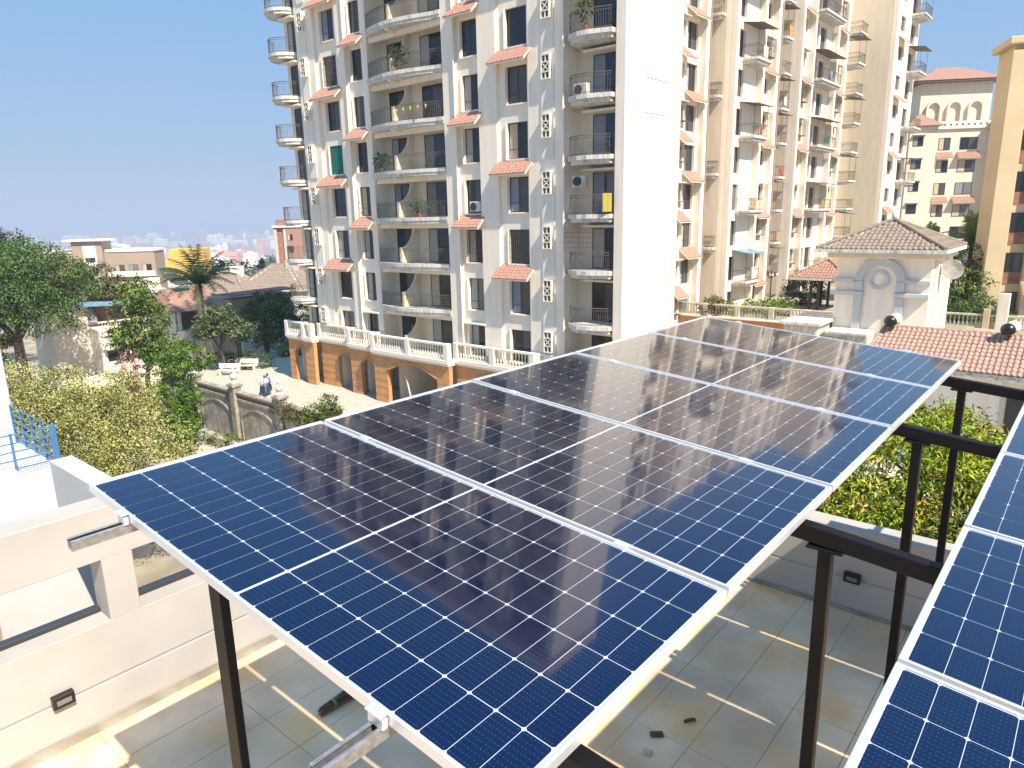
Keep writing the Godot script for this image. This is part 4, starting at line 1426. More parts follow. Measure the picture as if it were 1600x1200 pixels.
	tree("arcade_tree", "bright green tree top rising in front of the arcade balustrade", V(-22.6, -9, -26.2), 1.9, 0.12, [[V(0, 3.4, 0), V(1.5, 1.0, 1.3)], [V(0.7, 4.0, -0.2), V(0.9, 0.7, 0.8)]], 3200, 0.2, [Color(0.06, 0.2, 0.02), Color(0.09, 0.26, 0.03)], 0.28, 28)
	# garden of the long wing
	bush("garden_shrub", "low flowering green shrubs on the garden behind the balustrade", V(-20.8, -4.25, -56.5), [[V(0, 0.6, 0), V(2.0, 0.8, 2.0)], [V(-2.6, 0.4, 1.6), V(1.6, 0.6, 1.6)]], 2600, 0.22, G_BRIGHT, 0.35, 25)
	bush("dark_shrub", "dark tangled shrub behind the garden pavilion", V(-20.4, -4.25, -64.5), [[V(0, 1.4, 0), V(1.8, 1.6, 1.6)]], 2200, 0.24, [Color(0.12, 0.10, 0.06), Color(0.08, 0.10, 0.04)], 0.35, 25)
	bush("dry_grass_clump", "dry straw-coloured grass clump in the garden near the wing", V(-24.2, -4.25, -54.2), [[V(0, 0.6, 0), V(1.4, 0.7, 1.0)]], 900, 0.3, [Color(0.30, 0.24, 0.10), Color(0.22, 0.2, 0.08)], 0.4, 20)
	bush("tall_garden_shrub", "tall bright green shrubbery beside the dish tower", V(-11.2, -4.25, -66.0), [[V(0, 2.6, 0), V(2.0, 2.4, 2.0)], [V(1.8, 3.6, -1.0), V(1.8, 1.8, 1.8)], [V(-1.4, 1.6, 0.6), V(1.6, 1.5, 1.4)], [V(2.8, 2.0, 0.4), V(1.6, 1.8, 1.6)]], 8000, 0.26, [Color(0.20, 0.28, 0.05), Color(0.27, 0.34, 0.06), Color(0.13, 0.19, 0.03)], 0.4, 30)
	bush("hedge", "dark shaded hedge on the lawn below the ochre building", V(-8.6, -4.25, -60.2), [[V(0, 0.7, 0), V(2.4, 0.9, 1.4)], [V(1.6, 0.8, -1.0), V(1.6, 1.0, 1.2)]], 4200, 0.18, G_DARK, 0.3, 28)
	palm("garden palm with arching fronds before the low cream building", V(-9.4, -4.25, -72.0), 5.2, 18, 3.0, [Color(0.15, 0.22, 0.05), Color(0.20, 0.26, 0.06)])
	palm("small leaning garden palm rising behind the green shrubbery", V(-12.6, -4.25, -72.5), 4.6, 15, 2.6, [Color(0.17, 0.24, 0.05), Color(0.24, 0.29, 0.08)], V(-0.4, 0, 0))
	# trees out in the middle distance
	var spots := [[-118, -75, 5.0, "green tree standing beside the far red brick tower"], [-128, -66, 4.0, "small green tree beyond the pale hipped roofs"], [-110, -45, 4.5, "green tree crown behind the house with the red canopy"], [-140, -40, 6.0, "broad tree crown in front of the brown apartments"], [-100, -14, 6.0, "broad green tree at the far left behind the sparse tree"]]
	for s in spots:
		var a := rng.randf() * TAU
		tree("distant_tree", s[3], V(s[0], -13, s[1]), 3.5, 0.3, [[V(0, s[2] + 0.6, 0), V(s[2] * 0.7, s[2] * 0.45, s[2] * 0.7)], [V(cos(a) * 2.0, s[2] - 0.6, sin(a) * 2.0), V(s[2] * 0.5, s[2] * 0.35, s[2] * 0.5)]], 3000, 0.4, [Color(0.10, 0.15, 0.04), Color(0.14, 0.18, 0.05), Color(0.07, 0.10, 0.03)], 0.6, 25, 0.35, "trees beyond the houses")

# ---------------------------------------------------------------- ground, plaza, garden deck
func ground_y(x: float, z: float) -> float:
	var d := sqrt(x * x + z * z)
	var y := -12.0
	y = lerpf(y, -30.0, smoothstep(190.0, 420.0, d))
	y = lerpf(y, -78.0, smoothstep(420.0, 1500.0, d))
	y = lerpf(y, -96.0, smoothstep(1500.0, 3500.0, d))
	if d > 3500.0:
		var az := atan2(x, -z)
		var hgt := -70.0 + 45.0 * (0.5 + 0.5 * sin(az * 9.0 + 1.0)) + 25.0 * (0.5 + 0.5 * sin(az * 23.0))
		y = lerpf(y, hgt, smoothstep(4200.0, 7600.0, d))
	return y

func grounds() -> void:
	var m := MB.new()
	var rings := [0.0, 30, 60, 100, 150, 190, 230, 280, 340, 420, 520, 650, 800, 1000, 1250, 1500, 1900, 2400, 3000, 3600, 4300, 5000, 5800, 6700, 7600, 8600]
	var seg := 96
	for i in rings.size() - 1:
		for k in seg:
			var q := []
			for e in [[i, k], [i, k + 1], [i + 1, k + 1], [i + 1, k]]:
				var t: float = TAU * e[1] / seg
				var rr: float = rings[e[0]]
				var x := cos(t) * rr
				var z := -sin(t) * rr
				q.append(V(x, ground_y(x, z), z))
			m.quad(q[0], q[3], q[2], q[1])
	setting("ground", m, M.earth)
	m = MB.new()
	m.box(V(-57.0, -12.5, -25.2), V(25.0, -9.0, -100.0))
	m.box(V(-64.0, -12.5, -26.5), V(-57.0, -9.004, -100.0))
	setting("plaza", m, M.paving)
	m = MB.new()
	m.box(V(-44.0, -8.99, -53.9), V(-1.0, -4.25, -112.0))
	setting("garden_deck", m, M.earth)
	m = MB.new()
	m.box(V(-14.0, -4.25, -58.2), V(-5.0, -4.20, -90.0))
	setting("lawn", m, M.grassgreen)
	m = MB.new()
	m.box(V(-62.0, -11.994, -16.0), V(-30.0, -11.98, -25.2))
	setting("lower_road", m, M.paving)
	# blades of grass on the lawn
	var g := leaves([[V(-9.5, -4.15, -66), V(4.4, 0.08, 7.5)]], 5000, 0.35, [Color(0.13, 0.20, 0.03), Color(0.2, 0.24, 0.05)], 0.5, 0.0, 1, -1.5, 0.2)
	var go := part(self, "lawn_grass", g, M.leaf)
	meta(go, "short bright grass on the lawn below the ochre building", "grass", "", "stuff")
	# garden edge: retaining wall and balustrade
	var o := V(-20, -9, -53.5)
	var r := thing("garden_balustrade", "weathered balustrade on orange wall along the garden of the long wing", "balustrade", o)
	m = MB.new(o)
	m.cbox(V(-27.5, -9, -53.3), V(-13.8, -4.35, -53.9), 0.03)
	pm(r, "retaining_wall", m, M.orange)
	m = MB.new(o)
	m.cbox(V(-27.5, -4.35, -53.1), V(-13.8, -4.2, -53.9), 0.03)
	pm(r, "cornice", m, M.white)
	balustrade(r, V(-27.3, -4.2, -53.4), V(-14.0, -4.2, -53.4), 0.95, o, "stained")
	o = V(-8, -9, -57.5)
	r = thing("lawn_balustrade", "grey balustrade with ochre end pillars in front of the lawn", "balustrade", o)
	m = MB.new(o)
	m.cbox(V(-11.0, -9, -57.4), V(-2.0, -4.25, -58.0), 0.03)
	pm(r, "retaining_wall", m, M.ochre)
	balustrade(r, V(-8.6, -4.25, -57.6), V(-6.3, -4.25, -57.6), 0.95, o, "stained", false)
	balustrade(r, V(-5.9, -4.25, -57.6), V(-2.2, -4.25, -57.6), 0.95, o, "stained", false)
	for x in [-9.6, -6.1]:
		m = MB.new(o)
		m.cbox(V(x - (0.9 if x < -9 else 0.2), -4.3, -57.35), V(x + (0.9 if x < -9 else 0.2), -2.9, -57.9), 0.03)
		pm(r, "pillar", m, M.ochre)
	m = MB.new(o)
	m.cbox(V(-5.55, -4.3, -57.3), V(-4.9, -1.8, -57.8), 0.03)
	pm(r, "gate_pillar", m, M.white)

func boundary_wall() -> void:
	var o := V(-46, -12, -25)
	var r := thing("boundary_wall", "weathered grey boundary wall with arched panels below the plaza", "wall", o)
	var m := MB.new(o)
	m.box(V(-57.0, -12.2, -24.9), V(-28.0, -8.75, -25.2))
	pm(r, "wall", m, M.oldwall)
	m = MB.new(o)
	m.cbox(V(-57.0, -8.30, -24.8), V(-28.0, -8.12, -25.3), 0.03)
	m.cbox(V(-57.0, -8.75, -24.84), V(-28.0, -8.62, -25.26), 0.03)
	pm(r, "coping", m, M.oldwall)
	m = MB.new(o)
	for i in 120:
		m.box(V(-56.9 + i * 0.24, -8.62, -24.98), V(-56.82 + i * 0.24, -8.30, -25.12))
	pm(r, "baluster_row", m, M.oldwall).set_meta("kind", "stuff")
	for k in 5:
		var x := -54.0 + k * 6.0
		m = MB.new(o)
		m.cbox(V(x - 0.35, -12.2, -24.66), V(x + 0.35, -7.8, -25.3), 0.04)
		m.cbox(V(x - 0.45, -7.8, -24.56), V(x + 0.45, -7.6, -25.4), 0.03)
		pm(r, "pillar", m, M.oldwall)
		m = MB.new(o)
		m.lathe(V(x, -7.6, -24.98), [[0.30, 0.0], [0.34, 0.12], [0.16, 0.26], [0.30, 0.5], [0.26, 0.68], [0.10, 0.8], [0.16, 0.95], [0.02, 1.25]], 10)
		pm(r, "finial", m, M.slab)
		if k < 4:
			m = MB.new(o)
			var pts := []
			for i in 13:
				var t := PI * i / 12.0
				pts.append(V(x + 3.0 - 2.3 * cos(t), -10.4 + 1.2 * sin(t), -24.87))
			pts.push_front(V(x + 0.7, -12.0, -24.87)); pts.append(V(x + 5.3, -12.0, -24.87))
			for i in pts.size() - 1:
				m.bar(pts[i], pts[i + 1], 0.10, 0.16)
			pm(r, "arch_moulding", m, M.oldwall)
			m = MB.new(o)
			for c in 4:
				m.cbox(V(x + 0.36, -9.10 + c * 0.09, -24.9), V(x + 5.64, -9.10 + c * 0.09 + 0.06, -24.86 + 0.01 * c), 0.01)
			pm(r, "string_course", m, M.oldwall)

func bench(p: Vector3, yaw: float, label: String) -> void:
	var r := thing("bench", label, "bench", p, "white benches by the hedge", yaw)
	var m := MB.new()
	m.cbox(V(-0.95, 0.40, -0.25), V(0.95, 0.48, 0.25), 0.015)
	pm(r, "seat", m, M.white)
	m = MB.new()
	m.bar(V(-0.95, 0.78, -0.33), V(0.95, 0.78, -0.33), 0.06, 0.42)
	pm(r, "backrest", m, M.white)
	for x in [-0.7, 0.7]:
		m = MB.new()
		m.cbox(V(x - 0.08, 0, -0.24), V(x + 0.08, 0.40, 0.22), 0.015)
		m.bar(V(x, 0.3, -0.2), V(x, 0.95, -0.37), 0.1, 0.06)
		pm(r, "leg", m, M.white)

# ---------------------------------------------------------------- people: one continuous surface per body
func sd_cap(p: Vector3, a: Vector3, b: Vector3, ra: float, rb: float) -> float:
	var ab := b - a
	var t := clampf((p - a).dot(ab) / maxf(ab.length_squared(), 1e-6), 0, 1)
	return (p - a - ab * t).length() - lerpf(ra, rb, t)

func body_mesh(bones: Array, cell: float) -> ArrayMesh: # bones: [a, b, ra, rb, colour]
	var lo := Vector3.INF
	var hi := -Vector3.INF
	for b in bones:
		var r := Vector3.ONE * (maxf(b[2], b[3]) + cell * 2)
		lo = lo.min(b[0] - r).min(b[1] - r)
		hi = hi.max(b[0] + r).max(b[1] + r)
	var nx := int((hi.x - lo.x) / cell) + 2
	var ny := int((hi.y - lo.y) / cell) + 2
	var nz := int((hi.z - lo.z) / cell) + 2
	var f := PackedFloat32Array()
	f.resize(nx * ny * nz)
	for k in nz:
		for j in ny:
			for i in nx:
				var p := lo + Vector3(i, j, k) * cell
				var d := 1e3
				for b in bones:
					var e := sd_cap(p, b[0], b[1], b[2], b[3])
					var h := clampf(0.5 + 0.5 * (d - e) / 0.035, 0, 1)
					d = lerpf(d, e, h) - 0.035 * h * (1.0 - h)
				f[i + nx * (j + ny * k)] = d
	var vid := {}
	var vs := PackedVector3Array()
	var ns := PackedVector3Array()
	var cs := PackedColorArray()
	var ix := PackedInt32Array()
	var corner := [Vector3i(0, 0, 0), Vector3i(1, 0, 0), Vector3i(0, 1, 0), Vector3i(1, 1, 0), Vector3i(0, 0, 1), Vector3i(1, 0, 1), Vector3i(0, 1, 1), Vector3i(1, 1, 1)]
	var edges := [[0, 1], [2, 3], [4, 5], [6, 7], [0, 2], [1, 3], [4, 6], [5, 7], [0, 4], [1, 5], [2, 6], [3, 7]]
	for k in nz - 1:
		for j in ny - 1:
			for i in nx - 1:
				var val := []
				var neg := 0
				for c in corner:
					var x: float = f[i + c.x + nx * (j + c.y + ny * (k + c.z))]
					val.append(x)
					if x < 0: neg += 1
				if neg == 0 or neg == 8: continue
				var s := Vector3.ZERO
				var cnt := 0
				for e in edges:
					if (val[e[0]] < 0) != (val[e[1]] < 0):
						var t: float = val[e[0]] / (val[e[0]] - val[e[1]])
						s += Vector3(corner[e[0]]).lerp(Vector3(corner[e[1]]), t)
						cnt += 1
				var p := lo + (Vector3(i, j, k) + s / cnt) * cell
				vid[Vector3i(i, j, k)] = vs.size()
				vs.append(p)
				ns.append(Vector3(val[1] + val[3] + val[5] + val[7] - val[0] - val[2] - val[4] - val[6], val[2] + val[3] + val[6] + val[7] - val[0] - val[1] - val[4] - val[5], val[4] + val[5] + val[6] + val[7] - val[0] - val[1] - val[2] - val[3]).normalized())
				var best := 1e3
				var col := Color(1, 1, 1)
				for b in bones:
					var e := sd_cap(p, b[0], b[1], b[2], b[3])
					if e < best:
						best = e
						col = b[4]
				cs.append(col)
	for key in vid:
		var q: Vector3i = key
		for ax in 3:
			var e := Vector3i(1 if ax == 0 else 0, 1 if ax == 1 else 0, 1 if ax == 2 else 0)
			var u := Vector3i(1 if ax == 1 else 0, 1 if ax == 2 else 0, 1 if ax == 0 else 0)
			var w := Vector3i(1 if ax == 2 else 0, 1 if ax == 0 else 0, 1 if ax == 1 else 0)
			if not (vid.has(q - u) and vid.has(q - w) and vid.has(q - u - w)): continue
			var a: float = f[q.x + nx * (q.y + ny * q.z)]
			var r := q + e
			if r.x >= nx or r.y >= ny or r.z >= nz: continue
			var b: float = f[r.x + nx * (r.y + ny * r.z)]
			if (a < 0) == (b < 0): continue
			var i0: int = vid[q - u - w]
			var i1: int = vid[q - w]
			var i2: int = vid[q]
			var i3: int = vid[q - u]
			if a < 0:
				for t in [i0, i1, i2, i0, i2, i3]: ix.append(t) # front
			else:
				for t in [i0, i2, i1, i0, i3, i2]: ix.append(t)
	var m := ArrayMesh.new()
	var arr := []
	arr.resize(Mesh.ARRAY_MAX)
	arr[Mesh.ARRAY_VERTEX] = vs
	arr[Mesh.ARRAY_NORMAL] = ns
	arr[Mesh.ARRAY_COLOR] = cs
	arr[Mesh.ARRAY_INDEX] = ix
	m.add_surface_from_arrays(Mesh.PRIMITIVE_TRIANGLES, arr)
	return m

func rider(p: Vector3, yaw: float, label: String, shirt: Color, trousers: Color, head: Color, reach: float) -> void: # seated, faces local +z; p is the seat top
	var r := thing("person", label, "person", p, "", yaw)
	var skin := Color(0.32, 0.17, 0.10)
	var bones := [
		[V(0, 0.10, 0), V(0, 0.32, 0.04), 0.145, 0.13, shirt], [V(0, 0.32, 0.04), V(0, 0.50, 0.08), 0.135, 0.12, shirt],
		[V(-0.15, 0.52, 0.08), V(0.15, 0.52, 0.08), 0.075, 0.075, shirt],
		[V(0, 0.55, 0.09), V(0, 0.64, 0.10), 0.05, 0.05, skin], [V(0, 0.70, 0.12), V(0, 0.75, 0.10), 0.085, 0.10, head], [V(0, 0.685, 0.17), V(0, 0.72, 0.18), 0.045, 0.05, skin]]
	for s in [-1.0, 1.0]:
		bones.append([V(0.09 * s, 0.06, 0.02), V(0.17 * s, 0.03, 0.42), 0.095, 0.07, trousers])
		bones.append([V(0.17 * s, 0.03, 0.42), V(0.16 * s, -0.40, 0.36), 0.065, 0.045, trousers])
		bones.append([V(0.16 * s, -0.42, 0.34), V(0.16 * s, -0.43, 0.50), 0.042, 0.035, Color(0.03, 0.025, 0.02)])
		bones.append([V(0.19 * s, 0.51, 0.08), V(0.25 * s, 0.28, 0.14), 0.058, 0.048, shirt])
		bones.append([V(0.25 * s, 0.28, 0.14), V(0.22 * s, 0.34, reach), 0.044, 0.034, skin])
		bones.append([V(0.22 * s, 0.34, reach), V(0.20 * s, 0.35, reach + 0.08), 0.035, 0.028, skin])
	part(r, "body", body_mesh(bones, 0.034), M.vcol)

func scooter(p: Vector3, yaw: float, label: String) -> Node3D: # faces local +z
	var r := thing("scooter", label, "scooter", p, "", yaw)
	for z in [-0.60, 0.62]:
		var m := MB.new()
		var pts := []
		var rad := []
		for i in 17:
			pts.append(V(0, 0.25 + 0.2 * sin(TAU * i / 16.0), z + 0.2 * cos(TAU * i / 16.0))); rad.append(0.05)
		m.tube(pts, rad, 6, false)
		var w := pm(r, "wheel", m, M.rubber)
		m = MB.new()
		m.tube([V(-0.04, 0.25, z), V(0.04, 0.25, z)], [0.15, 0.15], 12)
		pm(w, "rim", m, M.galv)
	var b := MB.new()
	b.cob(V(0, 0.52, -0.45), Basis(Vector3.RIGHT, -0.1), V(0.17, 0.20, 0.42), 0.08)
	b.cob(V(0, 0.30, 0.05), Basis(), V(0.16, 0.06, 0.30), 0.03)
	b.cob(V(0, 0.62, 0.42), Basis(Vector3.RIGHT, -0.25), V(0.19, 0.36, 0.05), 0.04)
	pm(r, "body", b, M.bluebike)
	b = MB.new()
	b.cob(V(0, 0.75, -0.42), Basis(), V(0.14, 0.045, 0.40), 0.03)
	pm(r, "seat", b, M.rubber)
	b = MB.new()
	b.tube([V(0, 0.30, 0.62), V(0, 1.02, 0.40)], [0.03, 0.03], 6)
	b.tube([V(-0.33, 1.06, 0.30), V(0, 1.02, 0.40), V(0.33, 1.06, 0.30)], [0.018, 0.02, 0.018], 6)
	pm(r, "handlebar", b, M.iron)
	b = MB.new()
	b.ball(V(0, 0.95, 0.49), V(0.08, 0.07, 0.05), 8, 5)
	pm(r, "headlight", b, M.glass2)
	b = MB.new()
	b.cob(V(0, 0.46, 0.64), Basis(), V(0.06, 0.03, 0.2), 0.02)
	pm(r, "mudguard", b, M.bluebike)
	return r

func car(p: Vector3, yaw: float) -> void:
	var r := thing("parked_car", "green parked car half hidden in the shade left of the arcade", "car", p, "", yaw)
	var prof := PackedVector2Array([Vector2(-2.0, 0.25), Vector2(2.0, 0.25), Vector2(2.05, 0.6), Vector2(1.9, 0.85), Vector2(0.95, 0.95), Vector2(0.35, 1.45), Vector2(-1.2, 1.48), Vector2(-1.85, 0.95), Vector2(-2.05, 0.85)])
	var m := MB.new()
	m.prism(prof, V(-0.8, 0, 0), V(0, 0, 1), V(0, 1, 0), V(1.6, 0, 0))
	pm(r, "body", m, M.carpaint)
	for s in [-1, 1]:
		m = MB.new()
		m.prism(PackedVector2Array([Vector2(-1.5, 0.98), Vector2(0.75, 0.98), Vector2(0.3, 1.38), Vector2(-1.15, 1.40)]), V(s * 0.805, 0, 0), V(0, 0, 1), V(0, 1, 0), V(s * -0.012, 0, 0))
		pm(r, "window", m, M.glass1)
		for z in [-1.25, 1.25]:
			m = MB.new()
			m.tube([V(s * 0.62, 0.31, z), V(s * 0.83, 0.31, z)], [0.31, 0.31], 14)
			var w := pm(r, "wheel", m, M.rubber)
			m = MB.new()
			m.tube([V(s * 0.80, 0.31, z), V(s * 0.84, 0.31, z)], [0.18, 0.18], 10)
			pm(w, "rim", m, M.galv)
		m = MB.new()
		m.ball(V(s * 0.6, 0.72, 2.0), V(0.14, 0.09, 0.06), 8, 5)
		pm(r, "headlight", m, M.glass2)
	m = MB.new()
	m.quad(V(-0.7, 0.97, 0.955), V(0.7, 0.97, 0.955), V(0.62, 1.42, 0.40), V(-0.62, 1.42, 0.40))
	pm(r, "windscreen", m, M.glass1)

# ---------------------------------------------------------------- roofs of half-round tiles
func tiled_slope(m: MB, a: Vector3, b: Vector3, c: Vector3, d: Vector3, cw: float, rh: float) -> void: # eave a-b, ridge d-c (quad or triangle with c = d); rolled tiles
	var n := (b - a).cross(d - a).normalized()
	if n.y < 0: n = -n
	var len := (b - a).length()
	var u := (b - a) / len
	var up := ((d - a) - u * (d - a).dot(u))
	var hs := up.length()
	var w := up / hs
	var rows := maxi(1, int(hs / rh))
	for r in rows:
		var t0 := float(r) / rows
		var t1 := float(r + 1) / rows
		var l0 := a.lerp(d, t0)
		var r0 := b.lerp(c, t0)
		var l1 := a.lerp(d, t1)
		var r1 := b.lerp(c, t1)
		var s0 := (l0 - a).dot(u)
		var s1 := (r0 - a).dot(u)
		var e0 := (l1 - a).dot(u)
		var e1 := (r1 - a).dot(u)
		var k0 := int(ceil(maxf(s0, e0) / cw - 0.5))
		var k1 := int(floor(minf(s1, e1) / cw + 0.5))
		for k in range(k0, k1):
			var x0 := k * cw
			var x1 := x0 + cw
			var base0 := a + w * (hs * t0) + n * 0.05
			var base1 := a + w * (hs * t1 + 0.03) + n * 0.02
			var j := rng.randf_range(-0.006, 0.006)
			var prev0 := base0 + u * x0
			var prev1 := base1 + u * x0
			for i in range(1, 5):
				var f := i / 4.0
				var hh := sin(PI * minf(f / 0.7, 1.0)) * cw * 0.28 + j
				var q0 := base0 + u * lerpf(x0, x1, f) + n * hh
				var q1 := base1 + u * lerpf(x0, x1, f) + n * hh
				m.quad(prev0, q0, q1, prev1)
				m.quad(prev0 - n * 0.05, q0 - n * 0.05, q0, prev0)
				prev0 = q0
				prev1 = q1

func hip_roof(parent: Node, o: Vector3, x0: float, x1: float, z0: float, z1: float, ye: float, yr: float, ridge: float, mk: String, cw := 0.24, tiles := true, solid := "stained") -> void: # z0 front (larger), ridge along x of given half length
	var cx := (x0 + x1) / 2.0
	var cz := (z0 + z1) / 2.0
	var ra := V(cx - ridge, yr, cz)
	var rb := V(cx + ridge, yr, cz)
	var p := [V(x0, ye, z0), V(x1, ye, z0), V(x1, ye, z1), V(x0, ye, z1)]
	var m := MB.new(o)
	m.quad(p[0], p[1], rb, ra); m.tri(p[1], p[2], rb); m.quad(p[2], p[3], ra, rb); m.tri(p[3], p[0], ra)
	m.quad(p[3], p[2], p[1], p[0])
	var ro := pm(parent, "roof", m, M[mk] if not tiles else M[solid])
	m = MB.new(o)
	for i in 4:
		m.bar(p[i] + V(0, -0.08, 0), p[(i + 1) % 4] + V(0, -0.08, 0), 0.12, 0.2)
	pm(ro, "fascia", m, M.slab)
	if tiles:
		m = MB.new(o)
		tiled_slope(m, p[0], p[1], rb, ra, cw, cw * 1.3)
		tiled_slope(m, p[1], p[2], rb, rb, cw, cw * 1.3)
		tiled_slope(m, p[3], p[0], ra, ra, cw, cw * 1.3)
		pm(ro, "tile_cover", m, M[mk]).set_meta("kind", "stuff")
	m = MB.new(o)
	for e in [[p[0], ra], [p[1], rb], [p[2], rb], [p[3], ra], [ra + V(-0.01, 0, 0), rb + V(0.01, 0, 0)]]:
		m.tube([e[0] + V(0, 0.08, 0), e[1] + V(0, 0.08, 0)], [0.11, 0.11], 6)
	pm(ro, "ridge_cap", m, M[mk])

# ---------------------------------------------------------------- right side: club tower, gate house, pavilion, low block, ochre block
func right_side() -> void:
	# white tower with arch and tiled pyramid roof
	var o := V(-9.85, -9, -46.4)
	var r := thing("club_tower", "white square tower with arch relief, round ring and tiled pyramid roof", "tower", o)
	var m := MB.new(o)
	m.cbox(V(-12.3, -9, -44.0), V(-7.4, 1.35, -48.9), 0.03)
	pm(r, "wall", m, M.cream)
	hip_roof(r, o, -13.25, -6.7, -43.05, -49.2, 1.72, 3.25, 0.02, "tilegrey", 0.26)
	m = MB.new(o)
	m.cbox(V(-12.75, 1.2, -43.55), V(-7.0, 1.62, -48.9), 0.04)
	pm(r, "cornice", m, M.creamwarm)
	m = MB.new(o)
	m.ball(V(-9.97, 3.5, -46.12), V(0.16, 0.32, 0.16), 8, 6)
	pm(r, "finial", m, M.slab)
	# arch surround: two pilasters and an archivolt
	for sg in [-1.0, 1.0]:
		m = MB.new(o)
		m.cbox(V(-9.92 + sg * 0.86, -9, -43.999), V(-9.92 + sg * 1.30, -0.93, -43.84), 0.02)
		pm(r, "pilaster", m, M.neighbour)
		m = MB.new(o)
		m.cbox(V(-9.92 + sg * 1.32, -0.16, -43.999), V(-9.92 + sg * 2.55, 0.06, -43.74), 0.02)
		pm(r, "string_course", m, M.neighbour)
		m = MB.new(o)
		m.cbox(V(-9.92 + sg * 0.80, -0.92, -43.998), V(-9.92 + sg * 2.55, -0.68, -43.72), 0.02)
		pm(r, "string_course", m, M.neighbour)
		m = MB.new(o)
		m.cbox(V(-9.92 + sg * 0.86, -0.67, -43.997), V(-9.92 + sg * 1.30, -0.06, -43.82), 0.02)
		pm(r, "impost", m, M.neighbour)
	m = MB.new(o)
	var arch := PackedVector2Array()
	for i in 17:
		arch.append(Vector2(cos(PI * i / 16.0) * 1.32, sin(PI * i / 16.0) * 1.27))
	for i in 17:
		arch.append(Vector2(-cos(PI * i / 16.0) * 0.88, sin(PI * i / 16.0) * 0.86))
	m.prism(arch, V(-9.92, -0.05, -43.80), V(1, 0, 0), V(0, 1, 0), V(0, 0, -0.198))
	pm(r, "archivolt", m, M.neighbour)
	m = MB.new(o)
	var ringp := PackedVector2Array()
	for i in 25:
		ringp.append(Vector2(cos(TAU * i / 24.0) * 0.55, sin(TAU * i / 24.0) * 0.55))
	for i in 25:
		ringp.append(Vector2(cos(-TAU * i / 24.0) * 0.37, sin(-TAU * i / 24.0) * 0.37))
	m.prism(ringp, V(-9.98, 0.0, -43.90), V(1, 0, 0), V(0, 1, 0), V(0, 0, -0.098))
	pm(r, "ring", m, M.neighbour)
	for z in [-44.6, -47.8]:
		m = MB.new(o)
		m.cbox(V(-7.399, -9, z), V(-7.2, 1.2, z - 0.9), 0.02)
		pm(r, "pilaster", m, M.white)
	# dish on its side
	var dp := V(-6.7, 0.55, -45.2)
	r = thing("satellite_dish", "grey satellite dish fixed to the side of the white club tower", "satellite dish", dp, "", 0.5)
	m = MB.new()
	m.lathe(V(0, 0, 0), [[0.0, 0.0], [0.3, 0.05], [0.55, 0.17], [0.57, 0.17], [0.31, 0.03], [0.0, -0.03]], 18)
	var d := part(r, "bowl", m.mesh(), M.concrete, V(0, 0, 0))
	d.rotation.x = 1.15
	m = MB.new()
	m.tube([V(0, 0, 0), V(-0.35, -0.2, -0.2), V(-0.6, -0.2, -0.3)], [0.03, 0.03, 0.03], 6)
	pm(r, "bracket", m, M.galv)
	# low flat-roofed annexe
	o = V(-13, -9, -43.5)
	r = thing("flat_annexe", "low weathered white annexe with flat roof beside the club tower", "annexe", o)
	m = MB.new(o)
	m.cbox(V(-14.3, -9, -41.6), V(-12.4, -2.55, -46), 0.03)
	m.cbox(V(-12.4, -9, -42.3), V(-9.9, -3.0, -43.8), 0.03)
	pm(r, "wall", m, M.stained)
	m = MB.new(o)
	m.cbox(V(-14.5, -2.55, -41.4), V(-12.2, -2.35, -46.2), 0.03)
	m.cbox(V(-12.2, -3.0, -42.1), V(-9.9, -2.85, -43.9), 0.02)
	pm(r, "roof", m, M.slab)
	m = MB.new(o)
	railing(m, [V(-12.1, 0, -41.2), V(-10.6, 0, -41.2)], -4.1, 1.1, 0.15)
	pm(r, "grille", m, M.rusty)
	m = MB.new(o)
	m.box(V(-12.3, -9, -41.3), V(-10.5, -4.1, -42.2))
	pm(r, "porch", m, M.stained)
	# gate house with a long tiled roof
	o = V(-4, -9, -41)
	r = thing("gate_house", "low gate house with a long pink rolled-tile roof behind the mango tree", "house", o)
	m = MB.new(o)
	m.cbox(V(-8.2, -9, -39.6), V(8.0, -4.0, -44.0), 0.03)
	pm(r, "wall", m, M.cream)
	m = MB.new(o)
	m.cbox(V(-9.1, -4.0, -38.9), V(8.6, -3.72, -44.4), 0.03)
	pm(r, "eave_slab", m, M.slab)
	m = MB.new(o)
	m.hexa([V(-9.2, -3.72, -38.8), V(8.6, -3.72, -38.8), V(8.6, -3.72, -44.5), V(-9.2, -3.72, -44.5), V(-8.9, -2.30, -41.6), V(8.6, -2.30, -41.6), V(8.6, -2.30, -41.8), V(-8.9, -2.30, -41.8)])
	var ro := pm(r, "roof", m, M.stained)
	m = MB.new(o)
	tiled_slope(m, V(-9.25, -3.70, -38.75), V(2.5, -3.70, -38.75), V(2.5, -2.28, -41.6), V(-8.9, -2.28, -41.6), 0.235, 0.30)
	pm(ro, "tile_cover", m, M.tilepink).set_meta("kind", "stuff")
	m = MB.new(o)
	m.tube([V(-8.95, -2.25, -41.7), V(8.6, -2.25, -41.7)], [0.13, 0.13], 8)
	m.tube([V(-9.25, -3.66, -38.75), V(-8.92, -2.25, -41.65)], [0.10, 0.10], 6)
	pm(ro, "ridge_cap", m, M.tilepink)
	m = MB.new(o)
	m.box(V(-2.95, -9, -39.595), V(-1.4, -4.5, -39.5))
	pm(r, "shutter", m, M.iron)
	for x in [-6.6, -3.4, -1.1]:
		m = MB.new(o)
		m.cbox(V(x - 0.22, -9, -39.6), V(x + 0.22, -4.0, -39.3), 0.03)
		pm(r, "pilaster", m, M.white)
